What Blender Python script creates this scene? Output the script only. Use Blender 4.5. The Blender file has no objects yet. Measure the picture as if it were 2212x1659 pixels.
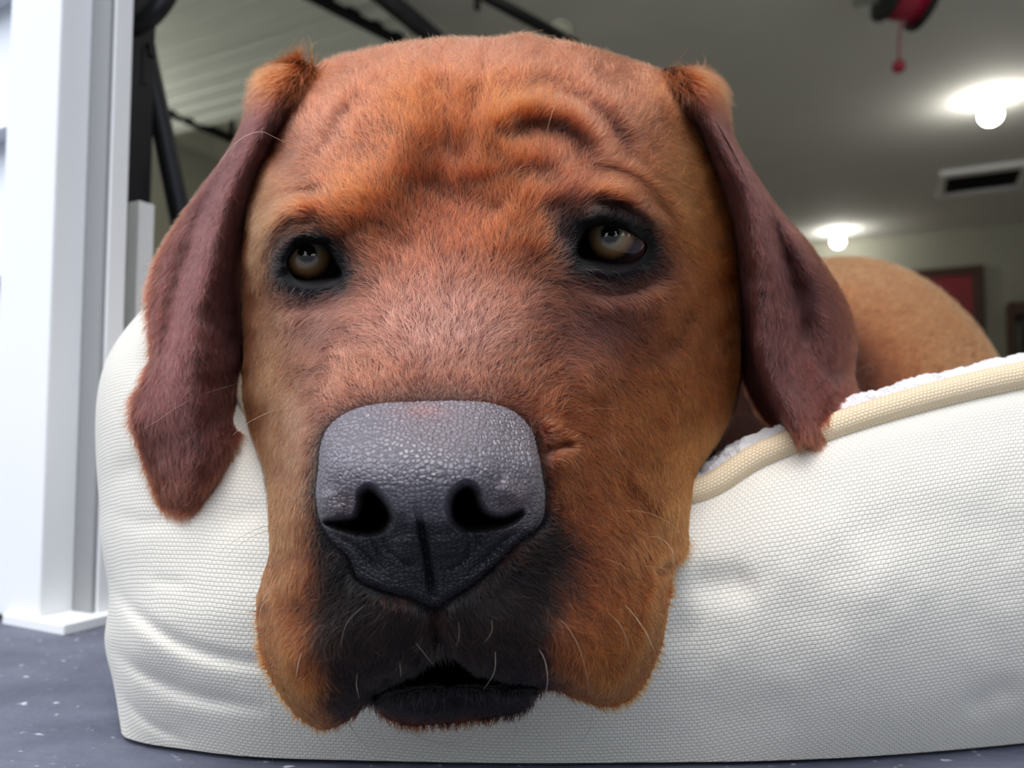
import bpy, bmesh, math
import numpy as np
from mathutils import Vector, Matrix

rng = np.random.default_rng(7)
C = bpy.context.scene.collection

# ------------------------------------------------------------------ camera, world, exposure
FPX = 1670.0
PITCH = math.radians(3.5)
CAM = np.array([0.0, 0.0, 0.118])
FW = np.array([0.0, math.cos(PITCH), math.sin(PITCH)])
UP = np.array([0.0, -math.sin(PITCH), math.cos(PITCH)])
RT = np.array([1.0, 0.0, 0.0])

def P(px, py, d):
    """point seen at photograph position (px, py) at depth d centimetres, world metres"""
    px = np.asarray(px, float); py = np.asarray(py, float); d = np.asarray(d, float) * 0.01
    x = (px - 1106.0) / FPX * d
    y = (829.5 - py) / FPX * d
    return CAM + x[..., None] * RT + y[..., None] * UP + d[..., None] * FW

def floor_depth(py, z=0.0):
    return 100 * (z - CAM[2]) / (math.sin(PITCH) + (829.5 - py) / FPX * math.cos(PITCH))

cam_d = bpy.data.cameras.new('camera')
cam_o = bpy.data.objects.new('camera', cam_d); C.objects.link(cam_o)
cam_o.location = CAM
cam_o.rotation_euler = (math.pi / 2 + PITCH, 0, 0)
cam_d.sensor_width = 36.0
cam_d.lens = FPX / 2212.0 * 36.0
cam_d.clip_start = 0.01
cam_d.dof.use_dof = True
cam_d.dof.focus_distance = 0.228
cam_d.dof.aperture_fstop = 11.5
scene = bpy.context.scene
scene.camera = cam_o

world = bpy.data.worlds.new('world'); scene.world = world
world.use_nodes = True
wn = world.node_tree.nodes; wl = world.node_tree.links
wn.clear()
wo = wn.new('ShaderNodeOutputWorld'); wb = wn.new('ShaderNodeBackground')
sky = wn.new('ShaderNodeTexSky'); sky.sky_type = 'NISHITA'
sky.sun_disc = False; sky.sun_elevation = math.radians(72); sky.sun_rotation = math.radians(205)
sky.air_density = 1.0; sky.dust_density = 2.5; sky.ozone_density = 1.0
hs = wn.new('ShaderNodeHueSaturation'); hs.inputs['Saturation'].default_value = 0.45
wl.new(sky.outputs[0], hs.inputs['Color']); wl.new(hs.outputs[0], wb.inputs[0])
wb.inputs[1].default_value = 0.50
wl.new(wb.outputs[0], wo.inputs[0])

vs = scene.view_settings
vs.view_transform = 'Standard'; vs.look = 'None'; vs.gamma = 1.0; vs.use_curve_mapping = False
vs.exposure = 0.0
scene.cycles.max_bounces = 8
scene.cycles.diffuse_bounces = 3
scene.cycles.adaptive_threshold = 0.02
scene.cycles.sample_clamp_indirect = 6.0
scene.cycles.use_denoising = True

# ------------------------------------------------------------------ helpers
def srgb(r, g, b):
    def f(c):
        c /= 255.0
        return c / 12.92 if c <= 0.04045 else ((c + 0.055) / 1.055) ** 2.4
    return (f(r), f(g), f(b), 1.0)

def mat(name, col, rough=0.6, spec=0.5, metal=0.0, noise=0.0, nscale=20.0, bump=0.0, bscale=60.0, coat=0.0):
    m = bpy.data.materials.new(name); m.use_nodes = True
    n = m.node_tree.nodes; l = m.node_tree.links
    b = n['Principled BSDF']
    b.inputs['Base Color'].default_value = col
    b.inputs['Roughness'].default_value = rough
    b.inputs['Specular IOR Level'].default_value = spec
    b.inputs['Metallic'].default_value = metal
    b.inputs['Coat Weight'].default_value = coat
    tc = n.new('ShaderNodeTexCoord')
    if noise > 0:
        t = n.new('ShaderNodeTexNoise'); t.inputs['Scale'].default_value = nscale; t.inputs['Detail'].default_value = 5
        l.new(tc.outputs['Object'], t.inputs['Vector'])
        mx = n.new('ShaderNodeMix'); mx.data_type = 'RGBA'
        mx.inputs['A'].default_value = tuple(c * (1 - noise) for c in col[:3]) + (1,)
        mx.inputs['B'].default_value = tuple(min(1, c * (1 + noise)) for c in col[:3]) + (1,)
        l.new(t.outputs['Fac'], mx.inputs['Factor']); l.new(mx.outputs['Result'], b.inputs['Base Color'])
    if bump > 0:
        t = n.new('ShaderNodeTexNoise'); t.inputs['Scale'].default_value = bscale; t.inputs['Detail'].default_value = 6
        l.new(tc.outputs['Object'], t.inputs['Vector'])
        bp = n.new('ShaderNodeBump'); bp.inputs['Strength'].default_value = bump; bp.inputs['Distance'].default_value = 0.01
        l.new(t.outputs['Fac'], bp.inputs['Height']); l.new(bp.outputs[0], b.inputs['Normal'])
    return m

def obj(name, me, parent=None, m=None):
    o = bpy.data.objects.new(name, me); C.objects.link(o)
    if m is not None: me.materials.append(m)
    if parent is not None: o.parent = parent
    return o

def tag(o, label=None, cat=None, group=None, kind=None):
    if label: o['label'] = label
    if cat: o['category'] = cat
    if group: o['group'] = group
    if kind: o['kind'] = kind
    return o

def mesh_np(name, V, F4=None, F3=None, smooth=True):
    V = np.ascontiguousarray(V, np.float32)
    me = bpy.data.meshes.new(name)
    n4 = 0 if F4 is None else len(F4); n3 = 0 if F3 is None else len(F3)
    loops = []
    if n4: loops.append(np.asarray(F4, np.int32).ravel())
    if n3: loops.append(np.asarray(F3, np.int32).ravel())
    loops = np.concatenate(loops)
    me.vertices.add(len(V)); me.vertices.foreach_set('co', V.ravel())
    me.loops.add(len(loops)); me.loops.foreach_set('vertex_index', loops)
    starts = np.concatenate([np.arange(n4) * 4, n4 * 4 + np.arange(n3) * 3]).astype(np.int32)
    me.polygons.add(n4 + n3)
    me.polygons.foreach_set('loop_start', starts)
    me.update(calc_edges=True)
    me.validate()
    me.polygons.foreach_set('use_smooth', np.full(len(me.polygons), smooth))
    return me

def grid_faces(nu, nv, wrap_u=False, off=0):
    i = np.arange(nu if wrap_u else nu - 1); j = np.arange(nv - 1)
    I, J = np.meshgrid(i, j, indexing='ij')
    I2 = (I + 1) % nu
    return np.stack([I * nv + J, I2 * nv + J, I2 * nv + J + 1, I * nv + J + 1], -1).reshape(-1, 4) + off

def boxes_mesh(name, boxes, bevel=0.0):
    """boxes: list of (center, halfsizes, 3x3 axes rows or None)"""
    bm = bmesh.new()
    for c, h, ax in boxes:
        ax = np.eye(3) if ax is None else np.asarray(ax)
        M = Matrix.Identity(4)
        for k in range(3):
            for r in range(3): M[r][k] = ax[k][r] * h[k] * 2
            M[k][3] = c[k]
        g = bmesh.ops.create_cube(bm, size=1.0, matrix=M)
    if bevel > 0:
        bmesh.ops.bevel(bm, geom=bm.edges[:], offset=bevel, segments=2, affect='EDGES', profile=0.6)
    bmesh.ops.recalc_face_normals(bm, faces=bm.faces[:])
    me = bpy.data.meshes.new(name); bm.to_mesh(me); bm.free()
    return me

def tube_mesh(name, pts, rad, seg=12, caps=True):
    pts = np.asarray(pts, float); n = len(pts)
    rad = np.full(n, rad) if np.isscalar(rad) else np.asarray(rad, float)
    T = np.gradient(pts, axis=0); T /= np.linalg.norm(T, axis=1)[:, None]
    a = np.array([0, 0, 1.0]) if abs(T[0][2]) < 0.9 else np.array([1.0, 0, 0])
    N = np.cross(T[0], a); N /= np.linalg.norm(N)
    Vs = []
    for k in range(n):
        N = N - T[k] * N.dot(T[k]); N /= np.linalg.norm(N)
        B = np.cross(T[k], N)
        an = np.linspace(0, 2 * np.pi, seg, endpoint=False)
        Vs.append(pts[k] + rad[k] * (np.cos(an)[:, None] * N + np.sin(an)[:, None] * B))
    V = np.stack(Vs, 1).reshape(-1, 3)     # seg x n
    F4 = grid_faces(seg, n, wrap_u=True)
    F3 = None
    if caps:
        V = np.vstack([V, pts[0], pts[-1]])
        c0, c1 = seg * n, seg * n + 1
        i = np.arange(seg); i2 = (i + 1) % seg
        F3 = np.concatenate([np.stack([i2 * n, i * n, np.full(seg, c0)], 1), np.stack([i * n + n - 1, i2 * n + n - 1, np.full(seg, c1)], 1)])
    return mesh_np(name, V, F4, F3)

def catmull(pts, n, closed=False):
    """resample polyline (any dim) by Catmull-Rom, n points uniform in arc length"""
    p = np.asarray(pts, float)
    if closed: q = np.vstack([p[-1], p, p[0], p[1]])
    else: q = np.vstack([2 * p[0] - p[1], p, 2 * p[-1] - p[-2]])
    out = []
    for i in range(1, len(q) - 2):
        t = np.linspace(0, 1, 24, endpoint=False)[:, None]
        a, b, c, d = q[i - 1], q[i], q[i + 1], q[i + 2]
        out.append(0.5 * (2 * b + (c - a) * t + (2 * a - 5 * b + 4 * c - d) * t ** 2 + (-a + 3 * b - 3 * c + d) * t ** 3))
    out = np.vstack(out + [q[-2][None] if not closed else p[0][None]])
    s = np.concatenate([[0], np.cumsum(np.linalg.norm(np.diff(out, axis=0), axis=1))])
    u = np.linspace(0, s[-1], n, endpoint=not closed)
    return np.stack([np.interp(u, s, out[:, k]) for k in range(p.shape[1])], 1)

def cr_basis(t, n):
    """Catmull-Rom interpolation matrix from n control points to params t in [0, n-1]"""
    B = np.zeros((len(t), n))
    k = np.clip(np.floor(t).astype(int), 0, n - 2); f = t - k
    w = np.stack([-0.5 * f + f ** 2 - 0.5 * f ** 3, 1 - 2.5 * f ** 2 + 1.5 * f ** 3, 0.5 * f + 2 * f ** 2 - 1.5 * f ** 3, -0.5 * f ** 2 + 0.5 * f ** 3], 1)
    for r in range(len(t)):
        for j in range(4):
            idx = k[r] - 1 + j
            if idx < 0:
                B[r, 0] += 2 * w[r, j]; B[r, 1] -= w[r, j]
            elif idx > n - 1:
                B[r, n - 1] += 2 * w[r, j]; B[r, n - 2] -= w[r, j]
            else:
                B[r, idx] += w[r, j]
    return B

def loft(ctrl, nu, nv):
    """ctrl (a,b,3) control grid -> (nu,nv,3) interpolating surface"""
    a, b, _ = ctrl.shape
    Bu = cr_basis(np.linspace(0, a - 1, nu), a); Bv = cr_basis(np.linspace(0, b - 1, nv), b)
    return np.einsum('ia,jb,abk->ijk', Bu, Bv, ctrl)

def seg_dist(p, poly):
    """distance of points p (n,2) to polyline, and arc fraction of the foot"""
    poly = np.asarray(poly, float)
    best = np.full(len(p), 1e9); fr = np.zeros(len(p))
    L = np.linalg.norm(np.diff(poly, axis=0), axis=1); S = np.concatenate([[0], np.cumsum(L)])
    for i in range(len(poly) - 1):
        a = poly[i]; d = poly[i + 1] - a
        t = np.clip(((p - a) @ d) / (d @ d), 0, 1)
        q = p - a - t[:, None] * d
        r = np.sqrt((q ** 2).sum(1))
        m = r < best
        best[m] = r[m]; fr[m] = ((S[i] + t * L[i]) / S[-1])[m]
    return best, fr

def inside(p, poly):
    poly = np.asarray(poly, float); x, y = p[:, 0], p[:, 1]
    r = np.zeros(len(p), bool); j = len(poly) - 1
    for i in range(len(poly)):
        xi, yi = poly[i]; xj, yj = poly[j]
        c = ((yi > y) != (yj > y)) & (x < (xj - xi) * (y - yi) / (yj - yi + 1e-12) + xi)
        r ^= c; j = i
    return r

def poly_sd(p, poly):
    """signed pixel distance to a closed polygon, positive inside"""
    poly = np.asarray(poly, float)
    d, _ = seg_dist(p, np.vstack([poly, poly[:1]]))
    return np.where(inside(p, poly), d, -d)

def sstep(x, a, b):
    t = np.clip((x - a) / (b - a), 0, 1); return t * t * (3 - 2 * t)

def vnoise(p, seed=0):
    """cheap smooth value noise, p (n,2 or 3)"""
    p = np.asarray(p, float)
    if p.shape[1] == 2: p = np.column_stack([p, np.zeros(len(p))])
    i = np.floor(p).astype(np.int64); f = p - i; f = f * f * (3 - 2 * f)
    def h(a, b, c):
        n = (a * 374761393 + b * 668265263 + c * 2147483647 + seed * 974711) & 0xffffffff
        n = ((n ^ (n >> 13)) * 1274126177) & 0xffffffff
        return ((n ^ (n >> 16)) & 0xffff) / 65535.0
    r = 0
    for dx in (0, 1):
        for dy in (0, 1):
            for dz in (0, 1):
                w = (f[:, 0] if dx else 1 - f[:, 0]) * (f[:, 1] if dy else 1 - f[:, 1]) * (f[:, 2] if dz else 1 - f[:, 2])
                r = r + w * h(i[:, 0] + dx, i[:, 1] + dy, i[:, 2] + dz)
    return r * 2 - 1

def fbm(p, seed=0, o=3):
    return sum(vnoise(np.asarray(p) * 2 ** k, seed + k) / 2 ** k for k in range(o))

def vnormals(V, F4=None, F3=None):
    N = np.zeros_like(V)
    if F4 is not None:
        n = np.cross(V[F4[:, 2]] - V[F4[:, 0]], V[F4[:, 3]] - V[F4[:, 1]])
        for k in range(4): 
            for c in range(3): N[:, c] += np.bincount(F4[:, k], n[:, c], len(V))
    if F3 is not None:
        n = np.cross(V[F3[:, 1]] - V[F3[:, 0]], V[F3[:, 2]] - V[F3[:, 0]])
        for k in range(3):
            for c in range(3): N[:, c] += np.bincount(F3[:, k], n[:, c], len(V))
    return N / (np.linalg.norm(N, axis=1)[:, None] + 1e-12)

# ------------------------------------------------------------------ the setting: a garage seen through its open front
ANG = math.radians(27.0)
AX = np.array([math.cos(ANG), -math.sin(ANG), 0.0])      # along the opening, to the right
NX = np.array([math.sin(ANG), math.cos(ANG), 0.0])       # into the garage
ZX = np.array([0, 0, 1.0])
J = P(83, 1358, floor_depth(1358.0)); J[2] = 0.0         # outer corner of the door jamb
GA = np.stack([AX, NX, ZX])
def G(a, n, z): return J + a * AX + n * NX + z * ZX
def gbox(a0, a1, n0, n1, z0, z1):
    return (G((a0 + a1) / 2, (n0 + n1) / 2, (z0 + z1) / 2), ((a1 - a0) / 2, (n1 - n0) / 2, (z1 - z0) / 2), GA)
def gobj(name, boxes, m, parent=None, bevel=0.0):
    return obj(name, boxes_mesh(name, boxes, bevel), parent, m)
H = 2.52

M_white = mat('white_paint', srgb(238, 240, 240), 0.4, noise=0.03, nscale=6)
M_trim_grey = mat('grey_weatherstrip', srgb(150, 152, 152), 0.6)
M_wall = mat('garage_wall_paint', srgb(176, 176, 160), 0.8, noise=0.05, nscale=3, bump=0.05, bscale=90)
M_ceil = mat('garage_ceiling_paint', srgb(222, 222, 216), 0.85, noise=0.04, nscale=2, bump=0.05, bscale=70)
M_siding = mat('siding', srgb(228, 232, 236), 0.5, noise=0.06, nscale=9)
M_black = mat('black_metal', srgb(24, 26, 32), 0.45, metal=0.3, noise=0.15, nscale=30)
M_grey = mat('grey_metal', srgb(120, 122, 120), 0.4, metal=0.6, noise=0.1)
M_door = mat('garage_door_paint', srgb(232, 238, 232), 0.55, noise=0.04, nscale=4)

# floor: dark worn rubbery mat / asphalt with pale specks
fm = bpy.data.materials.new('dark_floor'); fm.use_nodes = True
n_ = fm.node_tree.nodes; l_ = fm.node_tree.links; b_ = n_['Principled BSDF']
tc = n_.new('ShaderNodeTexCoord')
t1 = n_.new('ShaderNodeTexNoise'); t1.inputs['Scale'].default_value = 26; t1.inputs['Detail'].default_value = 6
t2 = n_.new('ShaderNodeTexNoise'); t2.inputs['Scale'].default_value = 240; t2.inputs['Detail'].default_value = 3
mp = n_.new('ShaderNodeMapping'); mp.inputs['Scale'].default_value = (0.6, 1.0, 1.0)
l_.new(tc.outputs['Object'], mp.inputs['Vector']); l_.new(mp.outputs[0], t1.inputs['Vector']); l_.new(mp.outputs[0], t2.inputs['Vector'])
c1 = n_.new('ShaderNodeValToRGB'); c1.color_ramp.elements[0].position = 0.35; c1.color_ramp.elements[0].color = srgb(76, 80, 95)
c1.color_ramp.elements[1].position = 0.72; c1.color_ramp.elements[1].color = srgb(102, 106, 121)
c2 = n_.new('ShaderNodeValToRGB'); c2.color_ramp.elements[0].position = 0.66; c2.color_ramp.elements[0].color = (0, 0, 0, 1)
c2.color_ramp.elements[1].position = 0.74; c2.color_ramp.elements[1].color = (1, 1, 1, 1)
l_.new(t1.outputs['Fac'], c1.inputs[0]); l_.new(t2.outputs['Fac'], c2.inputs[0])
mx = n_.new('ShaderNodeMix'); mx.data_type = 'RGBA'; mx.inputs['B'].default_value = srgb(196, 200, 210)
l_.new(c2.outputs[0], mx.inputs['Factor']); l_.new(c1.outputs[0], mx.inputs['A']); l_.new(mx.outputs['Result'], b_.inputs['Base Color'])
b_.inputs['Roughness'].default_value = 0.75
bp = n_.new('ShaderNodeBump'); bp.inputs['Strength'].default_value = 0.5; bp.inputs['Distance'].default_value = 0.002
l_.new(t2.outputs['Fac'], bp.inputs['Height']); l_.new(bp.outputs[0], b_.inputs['Normal'])
V0 = np.array([(-30, -30, -.004), (30, -30, -.004), (30, 30, -.004), (-30, 30, -.004)], float)
fl_o = obj('driveway', mesh_np('driveway', np.vstack([V0, V0 - [0, 0, 0.05]]), np.array([[0, 1, 2, 3], [7, 6, 5, 4], [0, 4, 5, 1], [1, 5, 6, 2], [2, 6, 7, 3], [3, 7, 4, 0]]), smooth=False), None, mat('asphalt_driveway', srgb(92, 93, 98), .85, noise=.12, nscale=2))
tag(fl_o, kind='structure')
fd = gobj('floor', [gbox(-4, 6, -.75, 1.25, -.003, 0.0)], fm); fd['kind'] = 'structure'

# shell
AL, AR, ND, WH = -4.2, 6.4, 10.2, 2.9
M_conc = mat('pale_concrete', srgb(196, 194, 188), .8, noise=.1, nscale=3, bump=.1, bscale=40)
def st(name, boxes, m, bevel=0.0):
    o = gobj(name, boxes, m, bevel=bevel); o['kind'] = 'structure'; return o
st('floor', [gbox(AL, AR, 1.25, ND, 0.0, 0.004)], M_conc)
st('ceiling', [gbox(AL, AR, 0.16, ND, H, H + 0.1)], M_ceil)
st('wall_back', [gbox(AL, AR, ND, ND + 0.12, 0, H)], M_wall)
st('wall_left', [gbox(AL - 0.12, AL, 0.0, ND + 0.12, 0, H)], M_wall)
st('wall_right', [gbox(AR, AR + 0.12, 0.0, ND + 0.12, 0, H)], M_wall)
wf = st('wall_front', [gbox(AL, -0.17, 0.03, 0.14, 0, H + 0.1), gbox(-0.18, -0.035, 0.03, 0.045, 0, H + 0.1), gbox(4.95, AR, 0.03, 0.14, 0, H + 0.1), gbox(-0.035, 4.95, 0.03, 0.14, 2.2, H + 0.9)], M_wall)
# lapped siding boards outside, left of the jamb
sid = None
for k in range(22):
    z0 = 0.02 + k * 0.1
    a0, a1 = -1.6, -0.056
    Vb = np.array([G(a0, 0.004, z0), G(a1, 0.004, z0), G(a1, 0.022, z0 + 0.105), G(a0, 0.022, z0 + 0.105), G(a0, 0.03, z0), G(a1, 0.03, z0), G(a1, 0.03, z0 + 0.105), G(a0, 0.03, z0 + 0.105)])
    me = mesh_np('siding_board', Vb, np.array([[0, 1, 2, 3], [5, 4, 7, 6], [0, 4, 5, 1], [3, 2, 6, 7], [1, 5, 6, 2], [0, 3, 7, 4]]), smooth=False)
    obj('siding_board', me, wf, M_siding)
# jamb mouldings
st('trim_1', [gbox(-0.054, 0.0, 0.0, 0.022, 0.004, 2.2)], M_white, 0.0015)
st('trim_2', [gbox(-0.034, 0.020, 0.0235, 0.036, 0.006, 2.2)], M_white, 0.001)
ws = st('trim_3', [gbox(0.0005, 0.0185, 0.0205, 0.0235, 0.006, 2.2)], M_trim_grey, 0.001)
st('trim_4', [gbox(-0.03, 0.030, -0.004, 0.10, 0.0, 0.0065)], M_white, 0.001)
gap_strip = st('trim_5', [gbox(-0.05, -0.012, 0.002, 0.02, 0.0, 0.0045)], mat('dark_shadow_gap', srgb(70, 58, 40), 0.8, noise=0.3))  # dark strip put in for the shadow gap under the jamb board

# back door, red with a brown frame
d2 = st('door_2', [gbox(0.36, 1.20, ND - 0.03, ND - 0.004, 0.02, 1.96)], mat('red_door', srgb(150, 16, 34), 0.45))
M_brown = mat('dark_wood', srgb(74, 40, 26), 0.5, noise=0.2, nscale=12)
gobj('door_frame', [gbox(0.24, 0.36, ND - 0.06, ND - 0.003, 0, 2.06), gbox(1.20, 1.32, ND - 0.06, ND - 0.003, 0, 2.06), gbox(0.36, 1.20, ND - 0.06, ND - 0.003, 1.96, 2.06)], M_brown, d2, 0.008)
for z in (0.2, 1.1):
    gobj('panel', [gbox(0.48, 1.08, ND - 0.04, ND - 0.03, z, z + 0.72)], d2.data.materials[0], d2, 0.006)
gobj('handle', [gbox(0.40, 0.44, ND - 0.09, ND - 0.03, 0.98, 1.02)], M_grey, d2, 0.01)

# raised sectional garage door under the ceiling (left bay)
d1 = bpy.data.objects.new('door_1', None); C.objects.link(d1); d1.location = G(-3.0, 2.0, 2.2); d1['kind'] = 'structure'
bpy.context.view_layer.update()
def child(o, par):
    o.parent = par; o.matrix_parent_inverse = par.matrix_world.inverted(); return o
for k in range(4):
    n0 = 0.5 + k * 0.72
    bx_ = [gbox(-4.1, -1.75, n0, n0 + 0.71, 2.20, 2.24)]
    for q in range(5): bx_.append(gbox(-4.1, -1.75, n0 + 0.03 + q * 0.14, n0 + 0.10 + q * 0.14, 2.188, 2.20))
    child(gobj('panel', bx_, M_door), d1)
child(gobj('dark_end_strip', [gbox(-1.75, -1.70, 0.5, 3.4, 2.17, 2.26)], M_black), d1)  # added dark strip, hides the door end where it caught lamp light

# ------------------------------------------------------------------ fixtures and fittings in the garage
def root(name, loc, label, cat, group=None):
    o = bpy.data.objects.new(name, None); C.objects.link(o); o.location = loc
    bpy.context.view_layer.update()
    return tag(o, label, cat, group)
def at(px, py, z):
    """point at height z metres on the sight line of (px, py)"""
    el = math.sin(PITCH) + (829.5 - py) / FPX * math.cos(PITCH)
    return P(px, py, 100 * (z - CAM[2]) / el)

# door tracks and braces
tr = root('door_track', at(286, 1170, 0.0) * [1, 1, 0], 'black upright door track with a slanting brace behind the white jamb', 'door track')
p0 = P(284, 60, 74); base = np.array([p0[0], p0[1], 0.0])
child(obj('rail', boxes_mesh('rail', [(base + [-0.004, 0, 1.0], (0.012, 0.010, 1.0), GA), (base + [0.008, 0.0, 1.0], (0.002, 0.016, 1.0), GA)], 0.001), None, M_black), tr)
br = [P(276, -160, 76), P(300, 40, 76), P(345, 260, 76), P(392, 480, 76), P(440, 700, 76)]
child(obj('brace', tube_mesh('brace', catmull(br, 24), 0.0105, 10), None, M_black), tr)
cv = [P(268, 60, 72), P(300, 52, 72), P(335, 25, 72), P(365, -20, 73), P(380, -80, 74)]
child(obj('curved_rail', tube_mesh('curved_rail', catmull(cv, 24), 0.0095, 10), None, M_black), tr)
child(obj('bracket', boxes_mesh('bracket', [(P(318, 112, 75), (0.008, 0.004, 0.006), GA), (P(296, 150, 74.6), (0.012, 0.003, 0.018), GA)], 0.001), None, M_black), tr)

def strut(name, pts, r, m, label, cat, hang=None):
    rt = root(name, np.mean(pts, axis=0), label, cat)
    child(obj('rail', tube_mesh('rail', pts, r, 8), None, m), rt)
    for h in (hang or []):
        t = np.array(h); child(obj('hanger', tube_mesh('hanger', np.array([t, [t[0], t[1], H]]), r * 0.55, 8), None, m), rt)
    return rt
A0, A1 = at(690, -8, 2.2), at(905, 105, 2.2)
M_dgrey = mat('dark_grey_metal', srgb(34, 35, 37), 0.8, spec=0.15)
strut('overhead_rail', np.array([A0 - 0.3 * (A1 - A0), A0, A1, A1 + 1.5 * (A1 - A0)]), 0.045, M_dgrey, 'dark overhead rail beside the raised ribbed door', 'rail', [A0, A1 + (A1 - A0)])
B0, B1 = at(1065, 0, 2.2), at(1245, 98, 2.2)
op = strut('opener_rail', np.array([B0 - 0.3 * (B1 - B0), B0, B1]), 0.03, M_dgrey, 'dark slanting opener rail above the crown of the dog', 'rail', [at(1031, 20, 2.2)])
me = tube_mesh('motor_housing', np.array([at(1213, 62, 2.28), at(1213, 62, 2.28) + [0, 0.02, 0], at(1213, 62, 2.28) + [0, 0.16, 0], at(1213, 62, 2.28) + [0, 0.18, 0]]), [0.05, 0.075, 0.075, 0.05], 20)
child(obj('motor_housing', me, None, mat('pale_housing', srgb(150, 152, 140), 0.4)), op)
K0, K1 = at(330, 225, 2.2), at(500, 300, 2.2)
strut('cross_rail', np.array([K0 - 0.5 * (K1 - K0), K0, K1, K1 + 0.8 * (K1 - K0)]), 0.035, M_dgrey, 'dark cross rail below the raised door, left of the dog', 'rail', [K0, K1])

# white post behind the bed
wp = P(305, 440, 56); zt = wp[2]
post = obj('post', boxes_mesh('post', [([wp[0], wp[1], zt / 2], (0.0064, 0.0064, zt / 2), GA)], 0.001), None, M_white)
tag(post, 'short white square post standing behind the left end of the bed', 'post')

# globe ceiling lights
M_globe = bpy.data.materials.new('lit_globe'); M_globe.use_nodes = True
M_globe.node_tree.nodes['Principled BSDF'].inputs['Emission Color'].default_value = (1, 0.96, 0.88, 1)
M_globe.node_tree.nodes['Principled BSDF'].inputs['Emission Strength'].default_value = 58.0
def globe(px, py, label):
    c = at(px, py, H - 0.13)
    r = root('ceiling_light', [c[0], c[1], H], label, 'ceiling light', 'globe lights on the garage ceiling')
    th = np.linspace(0, np.pi, 20)
    prof = np.stack([0.075 * np.sin(th), c[2] - 0.075 * np.cos(th)], 1)
    an = np.linspace(0, 2 * np.pi, 28, endpoint=False)
    Vv = np.stack([c[0] + prof[None, :, 0] * np.cos(an)[:, None], c[1] + prof[None, :, 0] * np.sin(an)[:, None], np.repeat(prof[None, :, 1], 28, 0)], -1).reshape(-1, 3)
    child(obj('globe', mesh_np('globe', Vv, grid_faces(28, 20, wrap_u=True)), None, M_globe), r)
    child(obj('base', tube_mesh('base', np.array([[c[0], c[1], c[2] + 0.06], [c[0], c[1], c[2] + 0.09], [c[0], c[1], H]]), [0.04, 0.06, 0.065], 24), None, M_white), r)
globe(2140, 248, 'lit globe ceiling light nearer the camera, highest at the right edge')
globe(1810, 522, 'lit globe ceiling light near the back wall, above the far ear')

for a_, n_2, w_ in ((-1.0, 2.4, 'beside the raised door'), (1.2, 2.6, 'the dog bed'), (3.6, 2.8, 'the right bay')):  # unseen globes added to brighten the garage interior
    c = G(a_, n_2, H - .13); v = c - CAM; dd = v @ FW
    globe(1106 + FPX * (v @ RT) / dd, 829.5 - FPX * (v @ UP) / dd, 'added unseen globe light over ' + w_)
for n_2, w_ in ((1.3, 'nearest the raised door'), (2.5, 'further in along the wall')):  # unseen wall lamps added to light the raised door's underside and left wall
    c = G(AL, n_2, 1.55)
    r = root('added_wall_light', c, 'added unseen globe light on the left wall, ' + w_, 'added light', 'added lights on the left wall')
    th = np.linspace(0, np.pi, 20); an = np.linspace(0, 2 * np.pi, 28, endpoint=False); cc = c + AX * .12
    Vv = np.stack([cc[0] + .075 * np.sin(th)[None] * np.cos(an)[:, None], cc[1] + .075 * np.sin(th)[None] * np.sin(an)[:, None], np.repeat(cc[2] - .075 * np.cos(th)[None], 28, 0)], -1).reshape(-1, 3)
    child(obj('globe', mesh_np('globe', Vv, grid_faces(28, 20, wrap_u=True)), None, M_globe), r)
    child(obj('base', tube_mesh('base', np.array([c, c + AX * .03, c + AX * .055]), [.06, .055, .03], 24), None, M_white), r)
# ceiling hatch
hc0 = at(2120, 385, H)
rel = hc0 - J; ha, hn = rel @ AX, rel @ NX
ht = root('ceiling_vent', hc0, 'white framed ceiling vent with a dark recess, between the two lights', 'vent')
child(gobj('frame', [gbox(ha - .36, ha + .36, hn - .42, hn - .30, H - .05, H - .002), gbox(ha - .36, ha + .36, hn + .30, hn + .42, H - .05, H - .002), gbox(ha - .36, ha - .30, hn - .3, hn + .3, H - .05, H - .002), gbox(ha + .30, ha + .36, hn - .3, hn + .3, H - .05, H - .002)], M_white, bevel=0.006), ht)
child(gobj('grille', [gbox(ha - .3, ha + .3, hn - .3, hn + .3, H - .012, H - .004)], mat('dark_recess', srgb(50, 50, 48), 0.7)), ht)
for q in range(5):
    child(gobj('slat', [gbox(ha - .3, ha + .3, hn - .26 + q * .12, hn - .245 + q * .12, H - .035, H - .012)], M_dgrey), ht)

# hanging cord reel
rc = at(1958, -10, 2.32)
M_red = mat('red_plastic', srgb(150, 22, 52), 0.35)
rl = root('cord_reel', [rc[0], rc[1], H], 'red and black cord reel hung from the ceiling with a cord stop', 'cord reel')
RX = np.array([.97, .1, -.22])
def disc(name, off, r0, th, m):
    p = np.array([rc + RX * (off - th / 2), rc + RX * (off - th / 2 + 0.004), rc + RX * (off + th / 2 - 0.004), rc + RX * (off + th / 2)])
    return child(obj(name, tube_mesh(name, p, [r0 - 0.012, r0, r0, r0 - 0.012], 32), None, m), rl)
disc('drum', 0, 0.125, 0.16, M_red); disc('flange', -0.09, 0.15, 0.03, M_black); disc('flange', 0.09, 0.15, 0.03, M_black)
child(obj('mount', boxes_mesh('mount', [(rc + [0, 0, 0.17], (0.05, 0.05, 0.03), GA), (rc + [-0.21, 0, 0.06], (0.06, 0.05, 0.09), GA), (rc + [-0.12, 0, 0.15], (0.1, 0.03, 0.02), GA)], 0.006), None, mat('pale_mount', srgb(168, 172, 168), 0.5)), rl)
cb = at(1943, 140, 2.0); c0 = rc + np.array([0, 0, -0.12]); cb = np.array([c0[0] - 0.05, c0[1], c0[2] - 0.25])
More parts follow.
